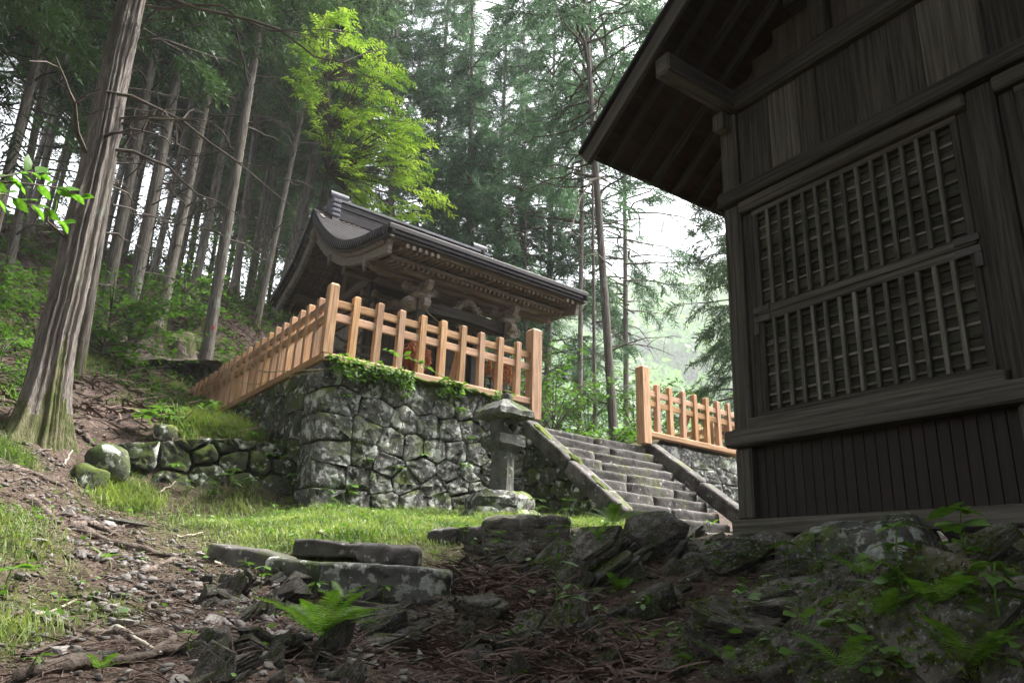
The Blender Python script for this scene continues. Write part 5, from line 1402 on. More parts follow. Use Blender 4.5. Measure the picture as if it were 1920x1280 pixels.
# foundation boulders of the hall
for k, (lb, a, z, y, s) in enumerate([('large pale lichened foundation boulder under the hall sill', 1.15, -.36, .05, (1.05, .7, .58)), ('dark foundation boulder under the near end of the hall', 2.25, -.42, .12, (1.1, .8, .66)),
                                      ('mossy foundation rock under the far corner of the hall', .22, -.30, .12, (.8, .6, .44)), ('massive shadowed boulder below the hall at the right edge', 1.9, -.85, -.35, (1.2, .8, .75)), ('near foundation boulder outside the right edge of view', 3.4, -.42, .1, (1.3, .8, .68))]):
    tag(place('foundation_boulder', rock_mesh(*s, 70+k, .16, 3.2, 8, MT['wall'] if k in (0, 3) else MT['slate']), H(a, z, y), (.08*k, .05, math.radians(86)+.1*k)), lb, 'boulder')

bpy.context.view_layer.update()
DG = bpy.context.evaluated_depsgraph_get()
def seen(px, py):
    d = Vector(ray(px, py).tolist()).normalized(); ok, loc, nrm, *_ = scene.ray_cast(DG, d*1.2, d, distance=30)
    return (np.array(loc), np.array(nrm)) if ok else (None, None)
def drop(x, y, top=2.0):
    ok, loc, nrm, *_ = scene.ray_cast(DG, Vector((x, y, top)), Vector((0, 0, -1)), distance=6)
    return (np.array(loc), np.array(nrm)) if ok else (None, None)
SEEN = {}
def spot(px, py):
    p, n = seen(px, py)
    return p if p is not None else ground_hit(px, py)
plants = [  # label, px, py, height, leaves, leaf length, tiers
 ('tall leafy weed in front of the middle of the low wall', 430, 935, .34, 9, .15, 3), ('leafy weed with spreading leaves right of the low wall middle', 470, 938, .26, 7, .13, 2), ('plant with drooping whorl at the right end of the low wall', 545, 938, .32, 8, .15, 2),
 ('weed at the foot of the tall wall corner', 615, 955, .22, 7, .14, 2), ('bushy weed at the foot of the tall wall right of its corner', 655, 950, .26, 9, .13, 2), ('low whorled weed in the grass before the wall corner', 560, 965, .12, 6, .12, 1),
 ('single upright leaf pair in the grass left of the wall corner', 508, 965, .12, 3, .10, 1), ('small weed on the grass near the low wall left end', 350, 930, .16, 6, .10, 2), ('weed sprouting below the left boulder', 395, 940, .2, 6, .11, 2),
 ('broad-leaved plant beside the path above the low wall', 260, 815, .28, 7, .18, 1), ('broad-leaved plant near the mound of grass', 300, 800, .24, 7, .16, 1), ('yellowish leafy plant on the grass mound', 395, 792, .3, 8, .17, 1), ('plant on the mound edge at the side wall', 455, 790, .26, 6, .15, 1),
 ('seedling at the left kerb stone', 460, 1082, .10, 6, .07, 1), ('seedling before the mossy kerb stone', 490, 1100, .14, 7, .09, 2), ('plant with broad leaves under the mossy kerb stone', 590, 1130, .14, 6, .09, 1), ('plant under the broad kerb stone middle', 720, 1130, .12, 7, .09, 1),
 ('weed at the broad kerb stone left of the rounded stone', 650, 1052, .14, 9, .10, 2), ('leafy weed by the slab below the lantern', 870, 1018, .16, 9, .10, 2), ('weed cluster in the broken slates below the lantern', 935, 1035, .16, 9, .10, 2),
 ('tall single-stemmed plant before the dark slates', 1045, 1150, .50, 12, .11, 6), ('small plant at the foot of the dark slates', 1070, 1165, .2, 7, .10, 2), ('low weed on the gully litter', 1125, 1172, .10, 6, .07, 1), ('tiny weed at the lower path', 355, 1215, .08, 5, .05, 1),
 ('broad-leaved weed at the left edge above the grass', 10, 1115, .16, 4, .14, 1), ('seedling at the bottom left corner', 60, 1268, .08, 4, .07, 1), ('seedling in the litter at the left path side', 145, 1120, .10, 5, .06, 1),
 ('glossy dark-leaved plant below the hall sill', 1480, 1075, .22, 9, .13, 2), ('round-leaved plant on the bank below the hall', 1690, 1090, .22, 9, .13, 2), ('leafy plant under the near foundation boulder', 1810, 1040, .2, 9, .14, 2), ('plant with hanging leaves at the right edge', 1880, 1180, .24, 9, .14, 3), ('small leafy plant at the hall corner foot', 1530, 1040, .16, 8, .11, 2),
 ('pale weed below the near stair slab', 1065, 985, .22, 8, .11, 2), ('grassy weed beside the lantern base', 1010, 980, .2, 8, .10, 2)]
ferns = [('large spreading fern at the foot of the mossy rock in the lower middle', 600, 1198, 15, .34), ('bright fern at the foot of the near stair slab', 1150, 985, 7, .30), ('small fern below the bright stair fern', 1120, 1010, 5, .18), ('fern on the ledge in front of the dark slates', 1165, 1110, 7, .20),
    ('small fern at the foot of the steps', 1335, 985, 4, .16), ('fern on the dark bank below the hall, lower right', 1830, 1265, 8, .26), ('fern under the boulder at the right edge', 1750, 1140, 8, .24), ('fern on the bank below the hall middle', 1660, 1165, 6, .20), ('fern with few fronds low on the dark bank', 1590, 1265, 5, .2),
    ('fern left of the round-leaved plant below the hall', 1620, 1085, 6, .20), ('pair of fronds at the gully edge', 1200, 1215, 5, .18), ('small fern at the bottom of the bank', 1370, 1252, 5, .16), ('fern frond under the broad kerb stone', 640, 1128, 4, .18), ('small fern at the bottom left path', 185, 1262, 5, .12), ('small fern on the left bank of the path', 195, 1050, 4, .14)]
PLANT_AT = [spot(q[1], q[2]) for q in plants]; FERN_AT = [spot(q[1], q[2]) for q in ferns]
# seedlings, moss sprigs and twigs lodged on the ledges of the bank
g = np.random.default_rng(171); SLp, SLd, SLs, TWp, TWd, TWs, MSp, MSs = [], [], [], [], [], [], [], []
for _ in range(1500):
    p, nn = seen(g.uniform(960, 1920), g.uniform(1005, 1280))
    if p is None or np.linalg.norm(p) > 7.5 or (p-HO) @ HXv > -.02: continue
    if nn[2] > .35 and g.random() < .055:
        for k in range(int(g.integers(4, 10))):
            a = g.uniform(0, 6.28); SLp.append(p+np.array([math.cos(a)*.03, math.sin(a)*.03, g.uniform(.01, .09)])); SLd.append((math.cos(a), math.sin(a), g.normal(.1, .3))); SLs.append(g.uniform(.025, .07))
    if nn[2] > .6 and g.random() < .40:
        for k in range(int(g.integers(1, 4))):
            a = g.uniform(0, 6.28); TWp.append(p+np.array([g.normal(0, .05), g.normal(0, .05), .01])); TWd.append((math.cos(a), math.sin(a), g.normal(0, .15))); TWs.append(g.uniform(.04, .10))
    if nn[2] > .2 and g.random() < .16: MSp.append(p); MSs.append(g.uniform(.03, .09))
    del nn
tvb, tfb = leaf_template(.34, .03, .1); Vb, Fb = stamp(tvb, tfb, rot_from(np.array(SLd), g.normal(0, .4, len(SLd)))*np.array(SLs)[:, None, None], np.array(SLp))
tag(obj('bank_seedlings', mesh_from('bank_seedlings', Vb, Fb, MT['herb'])), 'small green seedlings rooted in the cracks of the dark rocky bank', 'seedlings', None, 'stuff')
BANK_TW = (np.array(TWp), np.array(TWd), np.array(TWs))
gb_ = np.random.default_rng(5); MP = []
for q, sz in zip(MSp, MSs):
    nb_ = 26; c_ = q+gb_.normal(0, sz*.5, (nb_, 3))*[1, 1, .25]; MP.append((np.stack([c_, c_+gb_.normal(0, .010, (nb_, 3)), c_+gb_.normal(0, .010, (nb_, 3))+[0, 0, .008]], 1).reshape(-1, 3), np.arange(nb_*3).reshape(-1, 3)))
Vm, Fm = join(MP); tag(obj('bank_moss', mesh_from('bank_moss', Vm, Fm, MT['moss'])), 'moss cushions clinging to the dark rocky bank', 'moss', None, 'stuff')
# ================================================================== LOOSE STONES, GRAVEL, LITTER
def path_pts(n, g, keep=None):
    """random points of the ground that the lower part of the picture shows"""
    X = g.uniform(-.6, 4.8, n); Y = g.uniform(2.0, 8.4, n)
    d = np.stack([X, Y, gz(X, Y)], -1); dp = d @ FW; px = 960+FPX*(d @ RT)/dp; py = 640-FPX*(d @ UP)/dp
    ok = (px > -150) & (px < 2050) & (py < 1400)
    return d[ok], px[ok], py[ok]
def pathness(x, y):
    """stony trodden ground"""
    c = np.interp(y, [2, 3.4, 4.4, 5.6, 6.4, 7.2, 7.9, 9], [1.5, 1.15, 1.15, 1.1, .95, .72, .45, .8]); w = np.interp(y, [2, 4.5, 6, 8], [1.1, .8, .42, .3])
    return np.exp(-((x-c)/w)**2)
g = np.random.default_rng(120)
d, px, py = path_pts(60000, g)
k = g.random(len(d)) < pathness(d[:, 0], d[:, 1])*.5*np.clip(fbm(d[:, 0]*3, d[:, 1]*3)*2.2-.4, 0.05, 1)
d1 = d[k][:3600]; n = len(d1)
parts = []
for j in range(6):
    q = d1[j::6]; m = PB[j]; tv = np.array([v.co for v in m.vertices]); bm = bmesh.new(); bm.from_mesh(m); bmesh.ops.triangulate(bm, faces=bm.faces); tf = np.array([[v.index for v in f.verts] for f in bm.faces]); bm.free()
    s = .012+.07*g.random(len(q))**4; R = rot_from(g.normal(0, 1, (len(q), 3))*[1, 1, .25], g.normal(0, .3, len(q)))*s[:, None, None]
    parts.append(stamp(tv, tf, R, q+np.c_[np.zeros((len(q), 2)), s*.12]))
V, F = join(parts); tag(obj('gravel', mesh_from('gravel', V, F, MT['pebble'])), 'grey splintered gravel strewn over the footpath', 'gravel', None, 'stuff')
k2 = np.where(g.random(len(d)) < (.15+pathness(d[:, 0], d[:, 1]))*.004)[0]
cnt = 0
for i in k2:
    if not (0 < px[i] < 1100 and 950 < py[i] < 1280): continue
    s = g.uniform(.05, .13); o_ = obj('loose_stone', PB[int(g.integers(6))], RTS(d[i]+[0, 0, s*.12], (g.normal(0, .25), g.normal(0, .25), g.uniform(0, 6)), (s*1.2, s, s*.8)))
    tag(o_, 'fist-sized grey stone lying loose on the footpath', 'stone', 'loose stones on the footpath'); cnt += 1
    if cnt > 120: break
# twig and needle litter
def strip_template(seg=4, w=.05, bend=.25):
    t = np.linspace(0, 1, seg+1); V = []
    for i, a in enumerate(t):
        ww = w*(1-.6*a); V += [(a, -ww, math.sin(a*3)*bend*.3), (a, ww, math.sin(a*3)*bend*.3+.02)]
    V = np.array(V); V[:, 1] += bend*np.repeat(t**2, 2)
    F = []
    for i in range(seg): F += [(2*i, 2*i+1, 2*i+3), (2*i, 2*i+3, 2*i+2)]
    return V, np.array(F)
tv, tf = strip_template(4, .026, .3)
d, px, py = path_pts(170000, np.random.default_rng(121))
gully = np.exp(-(((px-960)/150)**2+((py-1190)/110)**2)**2)+np.exp(-(((px-1150)/110)**2+((py-1250)/60)**2)**2)+.6*np.exp(-(((px-880)/60)**2+((py-1100)/40)**2)**2)
dens = .42*(1-lawn_mask(d[:, 0], d[:, 1]))*(.3+1.2*fbm(d[:, 0]*2, d[:, 1]*2+5))+.8*gully
k = g.random(len(d)) < dens*.6; q = d[k]; gu = gully[k]; n = len(q)
s = np.where(g.random(n) < gu, g.uniform(.10, .26, n), g.uniform(.04, .13, n)); a = g.uniform(0, 6.28, n)
R = rot_from(np.stack([np.cos(a), np.sin(a), g.normal(0, .18, n)], -1), g.normal(0, .6, n))*s[:, None, None]
V, F = join([stamp(tv, tf, R, q+np.c_[np.zeros((n, 2)), .006+.05*gu*g.random(n)]), stamp(tv, tf, rot_from(BANK_TW[1], g.normal(0, .6, len(BANK_TW[0])))*BANK_TW[2][:, None, None], BANK_TW[0])])
tag(obj('needle_litter', mesh_from('needle_litter', V, F, MT['twig'])), 'reddish brown fallen cedar twigs and needles matted on the ground', 'litter', None, 'stuff')
# fallen sticks
sticks = [((60, 1160), (140, 1130)), ((40, 1240), (150, 1200)), ((215, 1180), (300, 1235)), ((270, 1140), (330, 1165)), ((400, 1062), (445, 1045)), ((60, 855), (120, 838)), ((120, 870), (135, 845)), ((10, 905), (70, 900)), ((300, 925), (330, 905)), ((40, 1150), (10, 1170)),
          ((190, 1135), (260, 1160)), ((590, 1230), (640, 1245)), ((330, 1010), (380, 1003)), ((880, 1140), (925, 1150))]
words = ['pale', 'dark', 'curved', 'broken', 'short', 'slender', 'peeled', 'long', 'bent', 'crooked', 'brittle', 'small', 'straight', 'thin']
places = ['by the left edge of the path', 'near the bottom left corner', 'below the upright slates at left', 'on the left bank of the path', 'against the left kerb stone', 'below the huge cedar base', 'propped at the huge cedar roots', 'at the left edge by the path bend', 'in the path beside the grass', 'at the far left below the grass tuft',
          'across the litter at lower left', 'under the big fern', 'on the grass edge of the path', 'beside the squared grey rock']
for i, (a, b) in enumerate(sticks):
    A, B = ground_hit(*a), ground_hit(*b)
    if A is None or B is None: continue
    t = np.linspace(0, 1, 7)[:, None]; P = A+(B-A)*t; P[:, 2] = gz(P[:, 0], P[:, 1])+.018; P += np.random.default_rng(i).normal(0, .008, P.shape)
    Vv, Ff = tube_arrays(P, np.linspace(.013, .006, 7), 6); c = P.mean(0)
    tag(obj('fallen_stick', mesh_from('fallen_stick', Vv-c, Ff, MT['deadwood'] if i % 2 == 0 else MT['root'], True), T3(c)), words[i]+' fallen stick '+places[i], 'stick', 'fallen sticks on the ground')
# roots crossing the path
roots = [('thick root running down across the path towards the kerb stone', [(130, 985), (190, 1010), (260, 1030), (330, 1050), (390, 1045)], .045),
         ('twisted root below the first one at the path edge', [(265, 1075), (300, 1060), (330, 1048), (360, 1062), (395, 1070)], .032),
         ('long root snaking across the lower path', [(165, 1185), (230, 1195), (290, 1200), (335, 1195), (350, 1215), (300, 1225)], .04),
         ('heavy root along the bottom left of the picture', [(30, 1275), (110, 1262), (200, 1258), (280, 1240), (340, 1222), (395, 1215)], .05),
         ('dark root arching from the left edge under the huge cedar', [(-10, 878), (30, 882), (75, 893), (120, 912)], .05),
         ('root end in the bank left of the path', [(40, 935), (75, 955), (110, 985)], .05),
         ('short stubby root by the pale slab', [(130, 988), (165, 985), (205, 1005)], .05),
         ('thin root across the left litter', [(85, 1160), (120, 1180), (150, 1200)], .02),
         ('mossy surface root spreading from the huge cedar towards the low wall', [(125, 800), (160, 822), (185, 838), (225, 850)], .05)]
for i, (lb, pts, r) in enumerate(roots):
    P = [ground_hit(*p) for p in pts]; P = np.array([p for p in P if p is not None])
    s = np.linspace(0, len(P)-1, 26); Q = np.stack([np.interp(s, np.arange(len(P)), P[:, j]) for j in range(3)], -1)
    for _ in range(3): Q[1:-1] = (Q[:-2]+2*Q[1:-1]+Q[2:])/4
    gg = np.random.default_rng(300+i); Q[:, :2] += np.cumsum(gg.normal(0, .008, (26, 2)), axis=0)
    Q[:, 2] = gz(Q[:, 0], Q[:, 1])+r*.35*np.sin(np.linspace(0, math.pi, 26))**.5
    rad = r*(1-.55*np.linspace(0, 1, 26))*(1+.22*np.sin(np.linspace(0, 14, 26)+i)); rad[0] *= .5
    Vv, Ff = tube_arrays(Q, rad*.72, 12, .13); c = Q.mean(0)
    tag(obj('tree_root', mesh_from('tree_root', Vv-c, Ff, MT['root'], True), T3(c)), lb, 'root', 'roots across the path')
# mossy stump with spreading roots on the slope
p = ground_hit(300, 672) if ground_hit(300, 672) is not None else reach(300, 665, 15)
sp = empty('tree_stump', p, 'old mossy stump with exposed roots on the slope behind the huge cedar', 'stump')
gg = np.random.default_rng(4)
th = np.linspace(0, 2*math.pi, 64, endpoint=False); zz = np.linspace(-.35, .62, 16); V = []
for z in zz:
    for t in th:
        r = .42*(1+.75*math.exp(-(z+.1)/.22))*(1+.20*math.sin(5*t+1)+.10*math.sin(11*t+2)+.30*(float(vn(t*5.1, z*1.5+3))-.5)+.16*(float(vn(t*17, z*4))-.5))
        V.append((r*math.cos(t)*1.25, r*math.sin(t), z*(1+.35*math.sin(2*t+.6))+.10*(float(vn(t*9, 7.0))-.5)*(z > .4)))
for r_, dz in ((.7, -.06), (.35, -.25)):
    for i in range(64):
        q = V[15*64+i]; V.append((q[0]*r_, q[1]*r_, q[2]+dz+gg.normal(0, .02)))
F = [[k*64+i, k*64+(i+1) % 64, (k+1)*64+(i+1) % 64, (k+1)*64+i] for k in range(17) for i in range(64)]
Vs = np.array(V); fz = np.array([Vs[f][:, 2].mean() for f in F]); fa = np.array([math.atan2(Vs[f][:, 1].mean(), Vs[f][:, 0].mean()) for f in F])
mo = ((fz > .38+.35*(vn(fa*3, fz*0)-.3)) | (vn(fa*4+5, fz*3) > .68)).astype(int)
obj('stump_body', mesh_from('stump_body', V, F, None, True, [MT['root'], MT['mossbark']], mo), T3(p), sp)
for k in range(9):
    a = k*.7+gg.normal(0, .2); L = gg.uniform(.8, 2.0); s = np.linspace(0, 1, 10)
    Q = np.stack([p[0]+np.cos(a+.4*s)*(.4+L*s), p[1]+np.sin(a+.4*s)*(.4+L*s), np.zeros(10)], -1); Q[:, 2] = gz(Q[:, 0], Q[:, 1])+.35*(1-s)**2+.03
    Vv, Ff = tube_arrays(Q, np.linspace(.075, .015, 10), 8, .12); obj('root', mesh_from('root', Vv, Ff, MT['root'], True), None, sp)

# ================================================================== GRASS
def blade(seg=3, w=.035, bend=.5):
    t = np.linspace(0, 1, seg+1)[:-1]; V = []
    for a in t: V += [(bend*a*a, -w*(1-a*.7), a*(1-.15*a)), (bend*a*a, w*(1-a*.7), a*(1-.15*a))]
    V.append((bend, 0, .82)); F = []
    for i in range(seg-1): F += [(2*i, 2*i+1, 2*i+3), (2*i, 2*i+3, 2*i+2)]
    F.append((2*seg-2, 2*seg-1, 2*seg)); return np.array(V, float), np.array(F)
def strew_blades(P, h, g, bend, w=.035, seg=3):
    tv, tf = blade(seg, 1, 1); n = len(P); a = g.uniform(0, 6.28, n); b = bend*g.uniform(.3, 1.5, n)
    R = np.zeros((n, 3, 3)); R[:, 0, 0] = np.cos(a)*h*b; R[:, 1, 0] = np.sin(a)*h*b; ww = w*h*g.uniform(.6, 1.3, n)+.0012
    R[:, 0, 1] = -np.sin(a)*ww; R[:, 1, 1] = np.cos(a)*ww; R[:, 2, 2] = h
    return stamp(tv, tf, R, P-np.c_[np.zeros((n, 2)), np.full(n, .006)])
g = np.random.default_rng(140)
X = g.uniform(-1.6, 6.6, 330000); Y = g.uniform(3.2, 12, 330000); m = lawn_mask(X, Y)
k = (g.random(len(X)) < m**1.2*.8); X, Y, m = X[k], Y[k], m[k]
inplat = ((X > X0-.05) & (Y > Y0-.08)) | ((Y > 8.5) & (Y < 8.75) & (X > 1.0))
X, Y, m = X[~inplat], Y[~inplat], m[~inplat]
h = g.uniform(.03, .085, len(X))*(.6+.8*m)
parts = [strew_blades(np.stack([X, Y, gz(X, Y)], -1), h, g, .6, .045)]
tufts = [(1.25, 8.22, .28, 800, .20), (1.55, 8.30, .2, 400, .16), (2.3, 9.3, .4, 1300, .22), (2.7, 9.15, .3, 600, .18), (.1, 5.5, .45, 500, .14), (-.2, 6.1, .4, 400, .15), (.35, 5.2, .3, 260, .11), (.05, 4.0, .22, 260, .13), (.35, 4.05, .18, 200, .11), (-.05, 8.0, .4, 700, .18), (.35, 8.05, .2, 300, .14),
         (5.0, 6.5, .5, 900, .16), (5.9, 6.7, .3, 600, .15), (4.6, 5.9, .6, 600, .10), (4.6, 7.6, .7, 900, .14), (3.4, 7.8, .3, 500, .15), (2.4, 8.3, .7, 900, .15), (5.1, 4.7, .35, 500, .20), (5.9, 5.9, .4, 500, .16), (3.0, 13.2, .5, 500, .25), (2.2, 13.6, .3, 200, .22), (.6, 11, .25, 160, .2), (1.7, 12, .2, 120, .18), (3.2, 15.2, .6, 600, .25), (1.0, 15, .9, 700, .28), (2.6, 4.6, .12, 80, .08)]
for (cx, cy2, r, n, hh) in tufts:
    q = g.normal(0, r*.5, (n, 2))+[cx, cy2]; P = np.c_[q, gz(q[:, 0], q[:, 1])]
    ok = ~(((P[:, 0] > X0-.05) & (P[:, 1] > Y0-.08) & (P[:, 1] < YE)) | ((P[:, 1] > 8.52) & (P[:, 1] < 8.8) & (P[:, 0] > 1.1) & (P[:, 0] < X0)))
    P = P[ok]; parts.append(strew_blades(P, hh*g.uniform(.5, 1.15, len(P)), g, .75, .022, 4) if False else strew_blades(P, hh*g.uniform(.5, 1.15, len(P)), g, .75, .022))
V, F = join(parts)
tag(obj('grass', mesh_from('grass', V, F, MT['grass'])), 'short sunlit grass and longer tufts along the walls and path', 'grass', None, 'stuff')
# small creeping leaves in the grass and on the banks
tv, tf = leaf_template(.38, .03, .1)
X = g.uniform(-1.2, 6.4, 120000); Y = g.uniform(2.6, 10, 120000); m = lawn_mask(X, Y)
k = (g.random(len(X)) < (.09*m+.010)) & ~(((X > X0-.05) & (Y > Y0-.1)) | ((Y > 8.5) & (Y < 8.8) & (X > 1.0))) & (fbm(X*1.7, Y*1.7) > .40); X, Y = X[k], Y[k]; n = len(X); a = g.uniform(0, 6.28, n)
hh = g.uniform(.01, .09, n); s = g.uniform(.02, .055, n)
R = rot_from(np.stack([np.cos(a), np.sin(a), g.normal(.1, .25, n)], -1), g.normal(0, .4, n))*s[:, None, None]
V, F = stamp(tv, tf, R, np.stack([X, Y, gz(X, Y)+hh], -1))
tag(obj('ground_cover', mesh_from('ground_cover', V, F, MT['herb'])), 'small creeping leaves scattered through grass and litter', 'ground cover', None, 'stuff')

# undergrowth of the hillside behind the path
X = g.uniform(-4, 11, 70000); Y = g.uniform(8.9, 34, 70000)
k = (fbm(X*.8+4, Y*.8) > .47) & (g.random(len(X)) < .35) & ~((X > X0-.1) & (X < XE+.1) & (Y < YE+.1)) & ~((np.abs(X-1.2-.08*(Y-9)) < .55) & (Y < 13)); X, Y = X[k], Y[k]; n = len(X); a = g.uniform(0, 6.28, n)
hh = g.uniform(.0, 1, n)**2*.5*fbm(X*2, Y*2, 2); s = g.uniform(.05, .13, n)*(1+.02*Y)
R = rot_from(np.stack([np.cos(a), np.sin(a), g.normal(.0, .35, n)], -1), g.normal(0, .4, n))*s[:, None, None]
V, F = stamp(tv, tf, R, np.stack([X, Y, gz(X, Y)+hh], -1))
X2 = g.uniform(-4, 10, 60000); Y2 = g.uniform(9, 30, 60000); k = (fbm(X2*.7, Y2*.7+8) > .52) & ~((X2 > X0-.1) & (X2 < XE+.1) & (Y2 < YE+.1)) & (g.random(len(X2)) < .5) & ~((np.abs(X2-1.2-.08*(Y2-9)) < .5) & (Y2 < 13)); X2, Y2 = X2[k], Y2[k]
P2 = np.stack([X2, Y2, gz(X2, Y2)], -1); gb = strew_blades(P2, g.uniform(.12, .3, len(X2)), g, .8, .03)
V, F = join([(V, F), gb])
tag(obj('undergrowth', mesh_from('undergrowth', V, F, MT['shrub'])), 'low green undergrowth on the shaded cedar slope', 'undergrowth', None, 'stuff')
X = g.uniform(-3, 10, 26000); Y = g.uniform(8.9, 28, 26000); k = ~((X > X0-.1) & (X < XE+.1) & (Y < YE+.1)); X, Y = X[k], Y[k]; n = len(X); a = g.uniform(0, 6.28, n)
tv3, tf3 = strip_template(3, .05, .3); R = rot_from(np.stack([np.cos(a), np.sin(a), g.normal(0, .2, n)], -1), g.normal(0, .6, n))*g.uniform(.1, .4, n)[:, None, None]
V, F = stamp(tv3, tf3, R, np.stack([X, Y, gz(X, Y)+.02], -1)); tag(obj('slope_litter', mesh_from('slope_litter', V, F, MT['twig'])), 'brown fallen twigs covering the cedar slope', 'litter', None, 'stuff')

# ================================================================== LEAFY PLANTS, FERNS
lv, lf = leaf_template(.20, .05, .22)
LEAF = mesh_from('leaf', lv, lf, MT['herb'], True)
lv2, lf2 = leaf_template(.36, .04, .15); LEAF2 = mesh_from('leaf', lv2, lf2, MT['herb'], True)
def stem_mesh(h, r=.004):
    key = ('stem', round(h, 2))
    if key not in _bc: _bc[key] = mesh_from('stem', *tube_arrays(np.array([[0, 0, -.03], [.01, 0, h*.5], [0, .01, h]]), [r*1.3, r, r*.7], 5), MT['fern'], True)
    return _bc[key]
def leafy_plant(label, p, h, nl, ll, seed, tiers=1, mesh=None, lean=(0, 0)):
    gg = np.random.default_rng(seed)
    e = empty('leafy_plant', p, label, 'plant', 'wild leafy plants')
    up = Vector((lean[0], lean[1], 1)).to_track_quat('Z', 'Y').to_matrix().to_4x4()
    obj('stem', stem_mesh(h), T3(p) @ up, e)
    for i in range(nl):
        z = h*(1-.75*((i % tiers)/max(tiers, 1))*gg.uniform(.8, 1)) if tiers > 1 else h*gg.uniform(.86, 1.0)
        a = i*2.4+gg.normal(0, .25); l = ll*gg.uniform(.75, 1.2)
        q = up @ Vector((0, 0, z)); D = Vector((math.cos(a), math.sin(a), gg.uniform(-.25, .35)))
        obj('leaf', mesh or LEAF, T3((p[0]+q.x, p[1]+q.y, p[2]+q.z)) @ Matrix(rot_from(np.array([D]), np.array([gg.normal(0, .2)]))[0].tolist()).to_4x4() @ Matrix.Diagonal((l, l, l, 1)), e)
    return e
for i, (lb, px, py, h, nl, ll, ti) in enumerate(plants):
    p = PLANT_AT[i]
    if p is None: continue
    sc_ = .75+.25*min(1, np.hypot(p[0], p[1])/8)
    leafy_plant(lb, p, h*sc_, nl, ll*sc_, 2000+i, ti, LEAF2 if i % 5 == 4 else LEAF)
# plants rooted in the joints of the tall wall
wp = [('fern-like seedling in a joint near the top of the tall wall', 760, 745), ('hanging leafy seedling below the wall corner top', 650, 745), ('seedling in the wall joint left of the lantern roof', 860, 770), ('weeds in the wall joint beside the lantern fire box', 880, 825), ('weeds low on the wall left of the lantern shaft', 870, 875),
      ('seedling in the middle of the tall wall', 790, 855), ('weed in a low joint of the tall wall', 745, 880), ('small weed left of the wall middle', 690, 865), ('weed in the corner of the low wall and the tall wall', 530, 860), ('sprig on the low wall face', 330, 875), ('sprig at the top of the low wall', 470, 815), ('weed in the right joint of the low wall', 500, 855)]
for i, (lb, px, py) in enumerate(wp):
    p = at(px, py, 'Y', Y0-.07) if px > 590 else at(px, py, 'Y', 8.5)
    leafy_plant(lb, p, .05, 8, .10, 2100+i, 1, LEAF, (0, -1.5))
def frond_mesh(seed, n=20):
    gg = np.random.default_rng(seed); tri = []
    for i in range(n):
        t = .12+.88*i/n; c = np.array([t, 0, .25*t-.42*t*t]); l = .20*math.sin(math.pi*(.20+.78*t))**.8+.012
        for s in (-1, 1):
            d = np.array([.35, s, -.12+gg.normal(0, .05)]); d /= np.linalg.norm(d); w = .013
            a0, b0 = c-np.array([w, 0, 0]), c+np.array([w, 0, 0]); m = c+d*l*.55
            tri += [[a0, b0, m+[w*.8, 0, 0]], [a0, m+[w*.8, 0, 0], m-[w*.8, 0, 0]], [m-[w*.8, 0, 0], m+[w*.8, 0, 0], c+d*l]]
    for i in range(8):
        t0, t1 = i/8, (i+1)/8; p0 = np.array([t0, 0, .25*t0-.42*t0*t0]); p1 = np.array([t1, 0, .25*t1-.42*t1*t1]); s = np.array([0, .006, 0])
        tri += [[p0-s, p0+s, p1+s], [p0-s, p1+s, p1-s]]
    V = np.array(tri).reshape(-1, 3); return mesh_from('frond', V, np.arange(len(V)).reshape(-1, 3), MT['fern'])
FR = [frond_mesh(k) for k in range(4)]
def fern(label, p, n, L, seed, face=None):
    gg = np.random.default_rng(seed); e = empty('fern', p, label, 'fern', 'wild ferns')
    for i in range(n):
        a = i*6.283/n+gg.normal(0, .3); D = np.array([[math.cos(a), math.sin(a), gg.uniform(.45, 1.2)]]); l = L*gg.uniform(.7, 1.15)
        obj('frond', FR[i % 4], T3(p) @ Matrix(rot_from(D, np.array([gg.normal(0, .2)]))[0].tolist()).to_4x4() @ Matrix.Diagonal((l, l, l, 1)), e)
for i, (lb, px, py, n, L) in enumerate(ferns):
    p = FERN_AT[i]
    if p is not None: fern(lb, p+[0, 0, .01], n, L, 2200+i)

# creepers spilling over the top of the tall wall
g = np.random.default_rng(160); cr = empty('creeper', (4.6, Y0-.05, ZP), 'bright green creepers and moss spilling over the top of the tall wall', 'creeper')
n = 1500; X = X0+.05+(6.1-X0)*g.random(n)**1.15; keep = fbm(X*3, X*0+2, 3) > .36; X = X[keep]; n = len(X)
Yc = Y0-.05-.16*g.random(n); Zc = ZP+.03-.30*g.random(n)**2.0*(.4+fbm(X*2.2, X*0, 2))
a = g.uniform(-2.6, -.5, n); R = rot_from(np.stack([np.cos(a), np.sin(a), g.normal(-.25, .35, n)], -1), g.normal(0, .4, n))*g.uniform(.04, .11, n)[:, None, None]
tv, tf = leaf_template(.20, .04, .2); V, F = stamp(tv, tf, R, np.stack([X, Yc, Zc], -1))
o_ = obj('foliage', mesh_from('foliage', V, F, MT['fern']), None, cr); o_['kind'] = 'stuff'
for k in range(9):
    x = X0+.15+k*.3; obj('moss_patch', rock_mesh(.36, .16, .07, 120+k, .3, 2.2, 6, MT['moss']), T3((x, Y0-.03, ZP-.01-.01*(k % 3))), cr)
